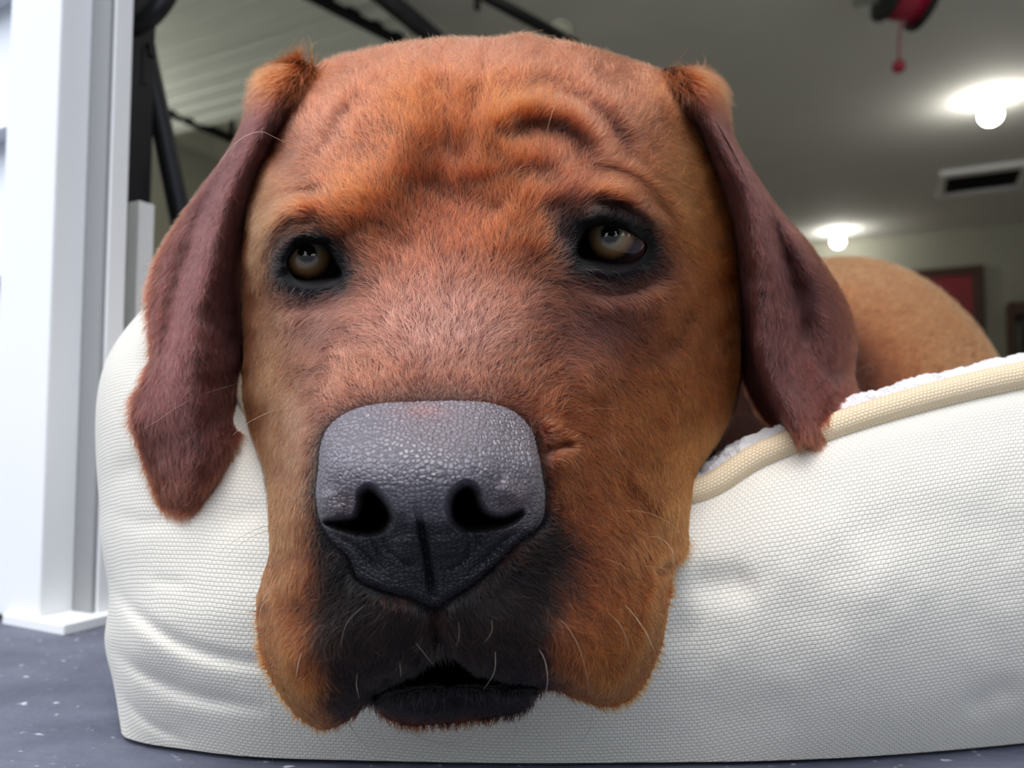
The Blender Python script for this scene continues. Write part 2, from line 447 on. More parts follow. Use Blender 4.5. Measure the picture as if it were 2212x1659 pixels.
child(obj('cord', tube_mesh('cord', np.array([c0 + [-0.03, 0, 0], (c0 + cb) / 2 + [-0.02, 0, 0], cb]), 0.007, 8), None, mat('pink_cord', srgb(150, 84, 92), 0.5)), rl)
th = np.linspace(0, np.pi, 14); p = np.stack([cb + np.array([0, 0, -0.033 * math.cos(t)]) for t in th])
child(obj('cord_stop', tube_mesh('cord_stop', p, np.maximum(0.033 * np.sin(th), 0.0008), 16), None, M_red), rl)

# shelf unit and cans at the far right
sh = root('shelf_unit', G(2.1, ND - 0.25, 0), 'dark wooden shelf unit against the back wall, right of the red door', 'shelf')
child(gobj('side_panel', [gbox(1.52, 1.56, ND - .45, ND - .01, 0, 1.55)], M_brown, bevel=.004), sh)
child(gobj('side_panel', [gbox(2.70, 2.74, ND - .45, ND - .01, 0, 1.55)], M_brown, bevel=.004), sh)
for z in (0.3, 0.95, 1.40):
    child(gobj('shelf', [gbox(1.56, 2.70, ND - .45, ND - .01, z, z + (.14 if z > 1.3 else .03))], M_brown, bevel=.004), sh)
M_can = [mat('dark_blue_can', srgb(30, 36, 46), .4), mat('dark_green_can', srgb(40, 52, 38), .4), mat('grey_can', srgb(120, 124, 118), .4)]
for k, (a, z, r, h, mi, lb) in enumerate([(1.75, 0.98, .09, .3, 0, 'dark blue can on the middle shelf beside the red door'), (2.05, .98, .08, .2, 2, 'pale grey can on the middle shelf of the wooden unit'), (1.8, .33, .09, .26, 1, 'dark green can on the bottom shelf of the wooden unit'), (2.35, .98, .11, .33, 1, 'large dark green can at the right of the middle shelf')]):
    c = G(a, ND - .25, z)
    o = obj('paint_can', tube_mesh('paint_can', np.array([c, c + [0, 0, .01], c + [0, 0, h - .02], c + [0, 0, h]]), [r * .96, r, r, r * .9], 24), None, M_can[mi])
    tag(o, lb, 'can', 'cans on the wooden shelf unit')

# trees across the drive, behind the viewer: they show in the eyes and shade the low sky
M_leaf = mat('tree_leaves', srgb(34, 46, 24), .8, noise=.5, nscale=2.5)
M_bark = mat('tree_bark', srgb(70, 58, 46), .9, noise=.3)
def tree(x, y, h, w, label):
    r = root('tree', [x, y, 0], label, 'tree', 'trees across the drive')
    child(obj('trunk', tube_mesh('trunk', np.array([[x, y, 0], [x + .1, y, h * .3], [x, y + .1, h * .6]]), [.22, .17, .1], 10), None, M_bark), r)
    bm = bmesh.new(); lr = np.random.default_rng(int(abs(x * 10)))
    for k in range(44):
        v_ = lr.normal(0, 1, 3); v_ /= np.linalg.norm(v_); v_ *= lr.uniform(.3, 1) ** .5
        c = np.array([x, y, h * .48]) + v_ * [w * .34, w * .34, h * .42]
        bmesh.ops.create_icosphere(bm, subdivisions=3, radius=w * lr.uniform(.12, .2), matrix=Matrix.Translation(Vector(c)))
    co = np.array([v.co[:] for v in bm.verts]); nz = fbm(co * 2.2, 3)
    for v, k in zip(bm.verts, nz): v.co += v.normal * float(k) * .35
    me = bpy.data.meshes.new('crown'); bm.to_mesh(me); bm.free()
    child(obj('crown', me, None, M_leaf), r)
for x, y, h, w in ((-12.5, -5, 6, 5.6), (-8.2, -9.5, 6.4, 5.6), (-2.6, -11.5, 5.4, 5.6), (3.2, -11.5, 6.6, 5.6), (8.8, -9.5, 6, 5.6), (13, -5, 6.2, 5.6)):
    tree(x, y, h, w, 'green leafy tree across the drive behind the viewer, ' + {-12.5: 'at the left end of the row', -8.2: 'second from the left end', -2.6: 'lowest, third from the left', 3.2: 'tallest, third from the right', 8.8: 'second from the right end', 13: 'at the right end of the row'}[x])
# ------------------------------------------------------------------ the dog bed
BED = [
 # columns along the front, each from the floor up to the piping seam (px, py, depth); None depth = on the floor
 [(760,1290,None),(700,1230,61),(680,1150,62),(680,1050,62),(690,950,61),(720,870,60),(760,840,59)],
 [(470,1400,None),(430,1330,44),(410,1250,45),(410,1120,45),(420,980,44.5),(450,820,43.5),(560,690,43.5)],
 [(300,1520,None),(272,1440,36),(256,1370,36.5),(262,1270,36),(246,1080,36.5),(262,780,36.5),(440,590,37)],
 [(262,1578,None),(246,1480,31),(228,1385,31),(238,1275,30.6),(219,1120,31),(226,800,32.3),(400,560,35.5)],
 [(300,1602,None),(285,1500,28.7),(280,1390,28.2),(288,1270,28.4),(280,1080,29),(290,790,30.6),(430,580,34)],
 [(400,1618,None),(392,1515,27.6),(390,1390,27.0),(395,1270,27.2),(395,1090,28.2),(410,830,30.3),(460,640,33.3)],
 [(540,1634,None),(535,1525,26.8),(535,1400,26.3),(535,1280,26.4),(535,1160,27.0),(535,1010,28.4),(535,900,30)],
 [(760,1642,None),(760,1530,26.4),(760,1400,26.0),(760,1290,26.1),(760,1200,26.5),(760,1130,27.2),(760,1090,28.2)],
 [(1100,1648,None),(1100,1530,26.3),(1100,1420,25.9),(1100,1320,25.9),(1100,1230,26.2),(1100,1160,26.8),(1100,1120,27.6)],
 [(1480,1646,None),(1480,1530,26.3),(1480,1420,25.8),(1480,1310,25.8),(1480,1220,26.1),(1480,1135,26.8),(1480,1092,27.6)],
 [(1660,1643,None),(1660,1520,26.2),(1660,1400,25.6),(1660,1280,25.6),(1660,1170,26.0),(1660,1060,26.9),(1660,1002,27.8)],
 [(1900,1632,None),(1900,1510,26.2),(1900,1370,25.5),(1900,1230,25.5),(1900,1090,26.0),(1900,970,27.0),(1900,916,27.9)],
 [(2212,1605,None),(2212,1480,26.9),(2212,1330,26.1),(2212,1170,26.1),(2212,1010,26.7),(2212,890,27.8),(2212,840,28.6)],
 [(2600,1560,None),(2600,1430,28.4),(2600,1290,27.6),(2600,1130,27.6),(2600,960,28.2),(2600,830,29.2),(2600,780,30)],
 [(3300,1500,None),(3300,1390,32),(3300,1270,31.4),(3300,1130,31.4),(3300,990,32),(3300,870,33),(3300,820,34)],
]
BA = [[(x, y, floor_depth(y, 0.002) if d is None else d) for x, y, d in col] for col in BED]
NFRONT = len(BA)
# the rest of the rim, round the far side and back to the start
LOOP = [(.53, .375), (.605, .43), (.645, .53), (.66, .70), (.65, .90), (.60, 1.07), (.47, 1.16), (.27, 1.19), (.07, 1.16), (-.07, 1.07), (-.125, .92), (-.135, .76), (-.125, .63)]
_c = np.array([.26, .78])
for lx, ly in LOOP:
    o_ = np.array([lx, ly]) - _c; o_ = o_ / np.linalg.norm(o_)
    col = []
    for h_, of_ in zip((.002, .022, .05, .08, .108, .134, .146), (0, .012, .02, .02, .014, .004, -.006)):
        w_ = np.array([lx + o_[0] * of_, ly + o_[1] * of_, h_]) - CAM; d_ = w_ @ FW
        col.append((1106 + FPX * (w_ @ RT) / d_, 829.5 - FPX * (w_ @ UP) / d_, d_ * 100))
    BA.append(col)
NCOL = len(BA)
BA = np.array([[P(*p) for p in col] for col in BA], float)
NU, NV = 28 * NCOL, 130
S = loft(BA, NU, NV)
_r = S.reshape(-1, 3) - CAM; _d = _r @ FW
spx = np.stack([1106 + FPX * (_r @ RT) / _d, 829.5 - FPX * (_r @ UP) / _d, _d * 100], 1)
front = (np.arange(NU) < NU * (NFRONT - 1) / NCOL)[:, None].repeat(NV, 1).ravel()
BST = [([(236,1262),(300,1330),(380,1385),(480,1420),(600,1440)], 11, -.22), ([(240,1300),(300,1370),(400,1440),(520,1475)], 22, .14),
 ([(232,1395),(320,1460),(430,1505),(560,1530)], 11, -.22), ([(240,1440),(330,1510),(450,1550)], 20, .12),
 ([(262,1500),(320,1560),(400,1600)], 8, -.14), ([(240,1030),(300,1010),(360,1035)], 18, -.12), ([(240,1110),(310,1130),(380,1120)], 14, -.10), ([(330,1255),(400,1262)], 10, -.08),
 ([(290,800),(330,770)], 20, -.12), ([(480,1130),(540,1110),(580,1100)], 20, -.14),
 ([(1470,1260),(1550,1260),(1640,1250)], 30, -.30), ([(1440,1350),(1500,1390)], 30, -.15), ([(2080,1540),(2150,1500),(2212,1490)], 22, -.22), ([(1800,1300),(1950,1240),(2100,1230)], 60, .12),
 ([(1500,1560),(1600,1540),(1750,1530)], 40, -.1)]
for poly, sg, amp in BST:
    r, f_ = seg_dist(spx[:, :2], catmull(poly, 20) if len(poly) > 2 else np.array(poly, float))
    end = 0.3 + 0.7 * np.clip(np.minimum(f_, 1 - f_) / 0.25, 0, 1)
    spx[:, 2] -= front * amp * end * np.exp(-0.5 * (r / sg) ** 2)
spx[:, 2] += front * 0.10 * fbm(spx[:, :2] / 190, 17) * np.tile(np.sin(np.linspace(0, np.pi, NV)), NU)
BW = P(spx[:, 0], spx[:, 1], spx[:, 2])
BW[:, 2] = np.maximum(BW[:, 2], 0.002)
g = BW.reshape(NU, NV, 3)
mid = g[:, NV // 2]
uc = np.concatenate([[0], np.cumsum(np.linalg.norm(np.diff(mid, axis=0), axis=1))]) * 100
vc = np.concatenate([np.zeros((NU, 1)), np.cumsum(np.linalg.norm(np.diff(g, axis=1), axis=2), axis=1)], 1) * 100
vc = vc - vc[:, NV // 2][:, None]
# the hidden inner side: down behind the seam and along the bottom, so the bolster is a closed roll
seam = g[:, -1]
inward = np.zeros((NU, 3))
tx = np.gradient(seam, axis=0); tx[:, 2] = 0; tx /= np.linalg.norm(tx, axis=1)[:, None]
inward = np.stack([-tx[:, 1], tx[:, 0], 0 * tx[:, 0]], 1)
from_end = np.linspace(0, 1, NU)
for _ in range(30): inward[1:-1] = (inward[:-2] + inward[1:-1] + inward[2:]) / 3
inward /= np.linalg.norm(inward, axis=1)[:, None]
topz = seam[:, 2]
inner = np.stack([np.where([[0, 0, 1]], 0.004, 0) * 0 + seam + inward * 0.012 + [0, 0, -0.002], seam + inward * 0.09 + np.outer(0.06 - topz, [0, 0, 1]) * 0.6, np.column_stack([(seam + inward * 0.10)[:, :2], np.full(NU, 0.003)]), np.column_stack([(g[:, 0] + inward * 0.03)[:, :2], np.full(NU, 0.002)])], 1)
Vb = np.concatenate([g, inner], 1); NV2 = NV + 4
uv = np.stack([np.repeat(uc[:, None], NV2, 1), np.concatenate([vc, np.repeat(vc[:, -1:], 4, 1)], 1), np.zeros((NU, NV2))], -1)
Fb = grid_faces(NU, NV2)
def face_out(V, F, c):
    n = np.cross(V[F[:, 2]] - V[F[:, 0]], V[F[:, 3]] - V[F[:, 1]])
    return F if (n * (V[F[:, 0]] - c)).sum(1).mean() > 0 else F[:, ::-1]
Fb = face_out(Vb.reshape(-1, 3), Fb, Vb.reshape(-1, 3).mean(0) + np.array([0, .1, 0]))
def canvas(name, c0, c1, w, h):
    m = bpy.data.materials.new(name); m.use_nodes = True
    n = m.node_tree.nodes; l = m.node_tree.links; b = n['Principled BSDF']
    a = n.new('ShaderNodeAttribute'); a.attribute_name = 'weave'
    br = n.new('ShaderNodeTexBrick'); br.offset = 0.5; br.squash = 1.0
    br.inputs['Scale'].default_value = 1.0; br.inputs['Brick Width'].default_value = w; br.inputs['Row Height'].default_value = h
    br.inputs['Mortar Size'].default_value = min(w, h) * 0.24; br.inputs['Mortar Smooth'].default_value = 1.0
    br.inputs['Color1'].default_value = (1, 1, 1, 1); br.inputs['Color2'].default_value = (.9, .9, .9, 1); br.inputs['Mortar'].default_value = (0, 0, 0, 1)
    nz = n.new('ShaderNodeTexNoise'); nz.inputs['Scale'].default_value = 1.2; nz.inputs['Detail'].default_value = 4
    l.new(a.outputs['Vector'], nz.inputs['Vector'])
    ad = n.new('ShaderNodeVectorMath'); ad.operation = 'MULTIPLY_ADD'; ad.inputs[1].default_value = (.12, .12, 0); l.new(nz.outputs['Color'], ad.inputs[0]); l.new(a.outputs['Vector'], ad.inputs[2])
    l.new(ad.outputs[0], br.inputs['Vector'])
    mx = n.new('ShaderNodeMix'); mx.data_type = 'RGBA'; mx.inputs['A'].default_value = c1; mx.inputs['B'].default_value = c0
    l.new(br.outputs['Color'], mx.inputs['Factor']); l.new(mx.outputs['Result'], b.inputs['Base Color'])
    bp = n.new('ShaderNodeBump'); bp.inputs['Strength'].default_value = 0.5; bp.inputs['Distance'].default_value = 0.0006
    l.new(br.outputs['Color'], bp.inputs['Height']); l.new(bp.outputs[0], b.inputs['Normal'])
    b.inputs['Roughness'].default_value = 0.85; b.inputs['Specular IOR Level'].default_value = 0.25; b.inputs['Sheen Weight'].default_value = 0.15
    return m
M_canvas = canvas('cream_canvas', srgb(221, 219, 209), srgb(207, 203, 189), 0.18, 0.145)
M_pipe = canvas('beige_piping', srgb(230, 214, 184), srgb(196, 174, 136), 0.15, 0.12)
bed = root('dog_bed', [seam[:, 0].mean(), seam[:, 1].mean(), 0.0], 'cream canvas dog bed with piped rim and white fleece lining', 'dog bed')
def weave_attr(me, uv):
    a = me.attributes.new('weave', 'FLOAT_VECTOR', 'POINT'); a.data.foreach_set('vector', uv.astype(np.float32).ravel())
me = mesh_np('bolster', Vb.reshape(-1, 3), Fb); weave_attr(me, uv.reshape(-1, 3))
child(obj('bolster', me, None, M_canvas), bed)
# piping along the seam
PR = np.interp(seam[:, 0], [-.1, .065, .13, .19, .27], [.0045, .0046, .0050, .0056, .006])
pp = seam + inward * PR[:, None] * 0.55 + np.outer(PR, [0, 0, 0.80])
seg = 20
me = tube_mesh('piping', pp, PR, seg, caps=True)
ua = np.concatenate([[0], np.cumsum(np.linalg.norm(np.diff(pp, axis=0), axis=1))]) * 100
wv = np.stack([np.tile(ua, seg), np.repeat(np.arange(seg) / seg * 2 * np.pi * .5, NU), np.zeros(NU * seg)], 1)
wv = np.vstack([wv, wv[:2]]); weave_attr(me, wv)
child(obj('piping', me, None, M_pipe), bed)
# fleece lining: from just behind the piping, over and down the inside
keys = np.stack([pp + inward * PR[:, None] * 0.5 + np.outer(PR, [0, 0, .3]), pp + inward * PR[:, None] * 1.1 + np.outer(PR, [0, 0, 1.12]), pp + inward * .016 + np.outer(PR, [0, 0, 1.25]), pp + inward * 0.04 + [0, 0, -.002], pp + inward * .085 + np.outer(0.07 - topz, [0, 0, 1]) * .6, np.column_stack([(pp + inward * .11)[:, :2], np.full(NU, .05)])], 1)
NF = 700
Bu = cr_basis(np.linspace(0, NU - 1, NF * 2), NU)
fl_ = np.einsum('ai,ijk->ajk', Bu, keys)
fl_ = np.einsum('bj,ajk->abk', cr_basis(np.linspace(0, 5, 60), 6), fl_)
fv = fl_.reshape(-1, 3)
nzv = 0.0011 * fbm(fv * 260, 4, 2) + 0.0004 * fbm(fv * 700, 6, 2)
fF = grid_faces(NF * 2, 60); fn = vnormals(fv, fF)
if fn[:, 2].mean() < 0: fF = fF[:, ::-1]; fn = -fn
fv = fv + fn * nzv[:, None]
child(obj('fleece_lining', mesh_np('fleece_lining', fv, fF), None, mat('white_fleece', srgb(240, 241, 242), .95, spec=.1, noise=.03, nscale=300, bump=.6, bscale=900)), bed)
# cushion inside
cv_ = []
for u in np.linspace(0, 2 * np.pi, 64, endpoint=False):
    c, s_ = math.cos(u), math.sin(u)
    ex = np.sign(c) * abs(c) ** .5 * .34; ey = np.sign(s_) * abs(s_) ** .5 * .31
    cv_.append([(ex * k * .98 + .26, ey * k * .98 + .79, z) for k, z in ((0.0, .046), (.5, .046), (.85, .044), (.97, .038), (1, .03), (.97, .012), (.8, .004), (0.0, .004))])
cv_ = np.array(cv_)
child(obj('cushion', mesh_np('cushion', cv_.reshape(-1, 3), face_out(cv_.reshape(-1, 3), grid_faces(64, 8, wrap_u=True), cv_.reshape(-1, 3).mean(0))), None, mat('cushion_fleece', srgb(232, 232, 228), .95, spec=.1, noise=.04, nscale=200)), bed)
# ------------------------------------------------------------------ the dog
OUT = [(700,140),(660,165),(622,205),(592,255),(566,315),(550,380),(537,450),(528,540),(524,640),(522,740),(520,840),(530,910),(552,970),(572,1030),(576,1100),(577,1180),
 (563,1240),(549,1300),(552,1370),(568,1440),(600,1500),(640,1550),(690,1578),(735,1570),(772,1545),(800,1526),(818,1548),(855,1566),(905,1573),(1000,1563),
 (1100,1550),(1150,1530),(1166,1503),(1182,1493),(1215,1502),(1260,1520),(1310,1531),(1362,1515),(1402,1470),(1426,1420),(1441,1370),(1450,1300),(1457,1240),
 (1478,1212),(1491,1180),(1494,1120),(1500,1070),(1512,1020),(1538,980),(1566,935),(1588,880),(1602,800),(1602,700),(1592,580),(1582,470),(1555,370),(1515,280),(1470,200),
 (1425,158),(1340,128),(1255,106),(1190,92),(1120,84),(1060,92),(1000,90),(930,95),(850,105),(770,118)]
NA, NR = 1000, 310
CEN = np.array([940.0, 1050.0])
out_px = catmull(OUT, NA, closed=True)
_t = np.roll(out_px, -3, 0) - np.roll(out_px, 3, 0); _t /= np.linalg.norm(_t, axis=1)[:, None]
_n = np.stack([_t[:, 1], -_t[:, 0]], 1); _n *= np.sign((_n * (CEN - out_px)).sum(1).mean())
out_px = out_px + 9 * _n                                # room for the coat's own thickness

CTRL = [
 # nose
 (915,945,18.5),(830,955,18.55),(1010,955,18.6),(920,1005,17.95),(820,1010,18.1),(1020,1010,18.15),(930,885,19.7),(760,930,19.4),(1090,930,19.5),(700,1000,19.3),(1160,1000,19.5),
 (700,1090,19.3),(1160,1090,19.6),(750,1080,18.75),(1095,1075,18.9),(910,1110,18.3),(925,1200,18.9),(935,1290,19.6),(800,1200,19.3),(1040,1200,19.4),
 (720,1170,19.5),(1150,1170,19.7),
 # muzzle bridge
 (925,835,20.3),(930,760,21.0),(950,690,21.9),(975,620,22.7),(1000,540,23.4),(1000,450,24.2),
 (790,830,20.6),(1075,830,20.7),(720,880,20.7),(1150,880,21.0),(690,950,20.2),(1190,960,20.6),(780,720,21.9),(1110,720,21.8),(700,760,23.0),(1200,760,22.6),
 (640,830,24.0),(600,900,24.8),(560,850,26.0),(600,760,25.4),(540,740,27.2),(1270,800,22.8),(1350,860,23.6),(1430,880,25.0),(1520,850,27.0),(1500,760,26.8),(1400,760,25.0),(1300,690,24.0),
 (850,620,23.0),(1120,620,23.0),
 # muzzle sides and flews
 (640,1000,21.8),(600,1020,23.6),(585,1100,23.2),(640,1100,20.9),(600,1200,22.0),(640,1250,20.7),(600,1340,21.6),(660,1400,20.2),(640,1500,20.7),(700,1500,20.3),(720,1300,19.8),
 (1230,1050,20.7),(1300,1100,21.4),(1380,1080,23.0),(1450,1080,24.6),(1470,1160,24.6),(1250,1200,20.4),(1340,1200,21.2),(1420,1220,22.6),(1300,1320,20.4),(1400,1320,21.6),(1290,1450,20.4),(1370,1440,21.2),
 (1180,1300,19.9),(1150,1420,20.0),(820,1330,19.5),(1050,1330,19.6),(850,1400,19.8),(1040,1400,19.9),(780,1450,20.1),(945,1380,20.0),(1540,960,27.6),(1490,1000,26.4),(1440,980,24.8),
 (950,1450,20.6),(950,1530,21.7),(1080,1510,21.8),(850,1540,21.8),(1200,1450,20.2),
 # eyes
 (665,560,24.75),(740,610,24.2),(600,590,25.15),(612,552,24.95),(570,520,26.0),(660,450,24.7),(760,430,24.3),(600,440,26.0),(650,650,24.7),(820,560,23.6),(560,640,26.8),
 (1320,520,24.6),(1235,560,23.9),(1420,545,25.6),(1350,420,24.7),(1450,480,26.2),(1220,430,23.9),(1320,620,24.2),(1420,640,25.2),(1180,540,23.4),(1520,600,27.6),(1500,480,27.6),
 # forehead
 (1000,350,24.7),(870,340,24.7),(1110,330,24.3),(780,330,25.4),(1000,250,25.3),(900,230,25.3),(1100,230,25.3),(1020,160,26.3),(900,150,26.5),(1150,150,26.5),
 (690,320,26.6),(620,340,28.0),(740,220,26.8),(660,250,28.0),(800,170,27.0),(1260,220,26.0),(1300,320,25.6),(1400,320,26.8),(1350,200,27.0),(1430,220,28.0),(1490,360,28.2),(1540,460,28.8),
 (1020,100,27.4),(850,115,27.6),(1200,105,27.6),(1340,140,28.2),(1560,560,28.8),(1590,700,29.4),(1600,850,29.6),(520,500,28.6),(512,640,28.4),(525,880,27.6),(560,340,29.2),(700,160,28.6),
]
CT = np.array(CTRL, float)
def tps_fit(xy, z, lam=0.02):
    xy = xy / 500.0; n = len(xy)
    r2 = ((xy[:, None] - xy[None]) ** 2).sum(-1)
    K = 0.5 * r2 * np.log(r2 + 1e-12) + lam * np.eye(n) * 0.05
    Pm = np.column_stack([np.ones(n), xy])
    A = np.block([[K, Pm], [Pm.T, np.zeros((3, 3))]])
    return np.linalg.solve(A, np.concatenate([z, np.zeros(3)]))
def tps_eval(w, xy0, p):
    xy = xy0 / 500.0; q = p / 500.0; r = np.zeros(len(q))
    for s in range(0, len(q), 40000):
        qq = q[s:s + 40000]
        r2 = ((qq[:, None] - xy[None]) ** 2).sum(-1)
        r[s:s + 40000] = (0.5 * r2 * np.log(r2 + 1e-12)) @ w[:len(xy)] + w[-3] + qq @ w[-2:]
    return r
TPSW = tps_fit(CT[:, :2], CT[:, 2])

# vertex positions in the photograph's frame
sr = np.linspace(0, 1, NR + 1)[1:]
face_px = (CEN + (out_px[:, None] - CEN) * sr[None, :, None]).reshape(-1, 2)      # index i*NR + r
face_px = np.vstack([face_px, CEN])

NOSE = catmull([(688,1010),(694,955),(716,915),(760,886),(820,872),(890,868),(960,866),(1040,868),(1105,886),(1146,925),(1162,975),(1172,1030),(1178,1080),(1168,1130),(1120,1170),(1075,1215),(1020,1262),(970,1292),
 (940,1312),(890,1292),(830,1275),(775,1250),(755,1205),(715,1165),(690,1120),(682,1065)], 120, closed=True)
EYE_L = catmull([(622,570),(638,543),(657,528),(690,527),(714,546),(728,572),(736,596),(696,604),(662,606),(636,598)], 50, closed=True)
EYE_R = catmull([(1248,550),(1258,508),(1275,490),(1310,488),(1350,500),(1382,518),(1396,532),(1388,552),(1362,568),(1322,571),(1282,563)], 50, closed=True)
NOS_L = catmull([(778,1064),(800,1050),(828,1075),(845,1105),(843,1130),(820,1149),(780,1153),(735,1142),(704,1128),(735,1123),(766,1116),(776,1092)], 60, closed=True)
NOS_R = catmull([(971,1110),(972,1075),(990,1050),(1012,1044),(1030,1058),(1036,1085),(1052,1108),(1084,1117),(1128,1105),(1106,1128),(1060,1141),(1010,1144),(984,1132)], 60, closed=True)
MOUTH = catmull([(928,1408),(948,1394),(985,1412),(1020,1440),(1070,1456),(1120,1466),(1160,1478),(1150,1490),(1100,1486),(1000,1482),(920,1485),(850,1498),(815,1516),(806,1500),(840,1476),(885,1450),(915,1430)], 60, closed=True)

# strokes: polyline, sigma px, lift in cm (plus = towards the viewer)
STROKES = [
 # forehead folds
 ([(962,105),(957,180),(963,260),(972,340),(985,410)], 15, -.26), ([(1042,105),(1037,180),(1030,250),(1022,320),(1012,390)], 15, -.22),
 ([(935,185),(925,240),(890,310),(830,380),(760,440),(690,470)], 46, .22), ([(800,200),(860,190),(930,200)], 30, .12),
 ([(950,150),(870,163),(800,205),(740,275),(690,345),(640,395),(590,450)], 15, -.13), ([(965,370),(930,450),(880,520),(820,580)], 42, -.13),
 # right brow arcs
 ([(1034,380),(1038,320),(1060,275),(1110,245),(1180,240),(1245,268),(1295,335),(1320,390)], 27, .24),
 ([(1085,350),(1112,314),(1160,292),(1214,300),(1262,350),(1290,400)], 26, -.26), ([(1095,420),(1155,386),(1215,402)], 24, -.12),
 ([(1055,245),(1100,205),(1165,188),(1240,212),(1300,270),(1350,335),(1405,400)], 15, -.14),
 ([(1025,380),(1045,440),(1090,500)], 30, -.10),
 # upper lids and brows
 ([(575,560),(585,500),(615,466),(660,452),(705,466)], 15, .26), ([(570,480),(610,432),(670,414),(725,428)], 11, -.22),
 ([(612,596),(603,566),(610,536)], 9, .2), ([(606,556),(632,518),(676,508),(722,535)], 10, .26),
 ([(1250,440),(1300,418),(1350,432),(1400,474),(1435,530)], 14, .30), ([(1240,390),(1300,372),(1370,400),(1430,460),(1455,520)], 10, -.20),
 ([(1245,495),(1285,468),(1340,476),(1396,512)], 11, .28),
 ([(1185,430),(1205,500),(1225,550)], 22, -.10), ([(735,500),(760,560),(770,610)], 20, -.10),
 # lower lids and bags
 ([(600,600),(640,622),(690,622),(735,605)], 9, .14), ([(585,620),(630,655),(690,660),(760,640)], 9, -.10),
 ([(1245,575),(1300,588),(1360,586),(1405,565)], 9, .16), ([(1210,590),(1270,625),(1340,632),(1410,605),(1445,560)], 10, -.12),
 # cheek and muzzle folds
 ([(1480,640),(1460,720),(1420,780)], 18, -.16), ([(1440,640),(1420,700),(1380,750)], 20, .10),
 ([(1150,900),(1175,960),(1180,1010)], 9, -.18), ([(1172,985),(1205,965),(1240,958)], 8, -.20), ([(1165,900),(1215,935),(1250,955)], 12, .12), ([(1195,1000),(1230,985)], 12, .10),
 ([(1320,1020),(1370,1085),(1400,1140),(1440,1200)], 24, -.12), ([(1350,1000),(1410,1070),(1450,1130)], 18, .14),
 ([(1400,1240),(1440,1215),(1475,1212)], 12, -.22), ([(1400,1170),(1380,1230),(1390,1290)], 14, -.08),
 ([(1280,830),(1300,900),(1310,960)], 20, -.10),
 ([(690,840),(655,910),(645,980),(650,1060)], 13, .16), ([(620,880),(610,960),(602,1040)], 16, -.14), ([(690,920),(672,990),(668,1080)], 9, -.14),
 ([(575,1180),(600,1240),(610,1290)], 16, -.10), ([(600,1290),(620,1380),(650,1450)], 30, .12), ([(575,1290),(562,1330)], 10, -.1),
 ([(730,790),(770,770),(820,765)], 14, .05), 
 # lip line, split below the nose
 ([(935,1300),(940,1350),(945,1410)], 13, -.28), ([(860,1440),(820,1480),(795,1520)], 13, -.3), ([(1150,1478),(1172,1490)], 12, -.25),
 ([(900,1400),(850,1440),(800,1480)], 18, .14), ([(990,1400),(1050,1432),(1130,1455)], 18, .14),
 ([(830,1530),(900,1535),(1000,1525),(1100,1515),(1140,1508)], 16, .12),
 # nose leather
 ([(898,1085),(912,1150),(926,1230),(938,1312)], 5.5, -.26), ([(870,1150),(880,1220)], 22, .09), ([(965,1150),(975,1210)], 22, .09),
 ([(700,1050),(712,1095),(745,1120)], 15, .16), ([(1070,1050),(1110,1070),(1140,1090)], 18, .18),
 ([(700,1140),(760,1175),(800,1210),(835,1245)], 6, -.12), ([(1150,1130),(1100,1160),(1060,1200),(1000,1250)], 6, -.10),
 ([(820,1150),(845,1195),(880,1220),(915,1222)], 4, -.07), ([(1010,1150),(1012,1195),(985,1225),(945,1232)], 4, -.07),
 ([(800,1155),(820,1200),(830,1235)], 4, -.08), ([(1030,1145),(1035,1190)], 4, -.07),
 ([(860,872),(865,900),(868,925)], 3.5, -.05), ([(952,872),(955,900)], 3.5, -.05),
 ([(720,905),(790,886),(890,882),(1000,882),(1090,900)], 9, -.07),
]

def carve(p, d):
    d = d.copy()
    for poly, sg, amp in STROKES:
        a = np.asarray(poly, float); w = 3.2 * sg
        m = (p[:, 0] > a[:, 0].min() - w) & (p[:, 0] < a[:, 0].max() + w) & (p[:, 1] > a[:, 1].min() - w) & (p[:, 1] < a[:, 1].max() + w)
        idx = np.nonzero(m)[0]
        if not len(idx): continue
        r, f = seg_dist(p[idx], catmull(a, 16) if len(a) > 2 else a)
        end = 0.04 + 0.96 * sstep(np.minimum(f, 1 - f), 0, 0.3)
        d[idx] -= 1.35 * amp * end * np.exp(-0.5 * (r / sg) ** 2)
    def local(poly, pad, fn):
        m = (p[:, 0] > poly[:, 0].min() - pad) & (p[:, 0] < poly[:, 0].max() + pad) & (p[:, 1] > poly[:, 1].min() - pad) & (p[:, 1] < poly[:, 1].max() + pad)
        idx = np.nonzero(m)[0]
        d[idx] += fn(poly_sd(p[idx], poly), p[idx])
    local(NOSE, 60, lambda s, q: -0.14 * sstep(s, -6, 16) + 0.10 * np.exp(-0.5 * ((s + 7) / 7) ** 2) * sstep(q[:, 1], 900, 990))
    local(EYE_L, 40, lambda s, q: 1.5 * sstep(s, -3, 7)); local(EYE_R, 40, lambda s, q: 1.5 * sstep(s, -3, 7))
    local(NOS_L, 40, lambda s, q: 1.6 * sstep(s, -11, 20)); local(NOS_R, 40, lambda s, q: 1.6 * sstep(s, -11, 20))
    local(MOUTH, 40, lambda s, q: 1.6 * sstep(s, -4, 14))
    return d

def rollover(p, rim_d):
    y = p[:, 1]
    W = 95 - 30 * sstep(y, 1150, 1300); R = 1.7 - 0.7 * sstep(y, 1150, 1300)
    t = np.clip(rim_d / W, 0, 1)
    return R * (1 - np.sqrt(np.clip(1 - (1 - t) ** 2, 0, 1)))

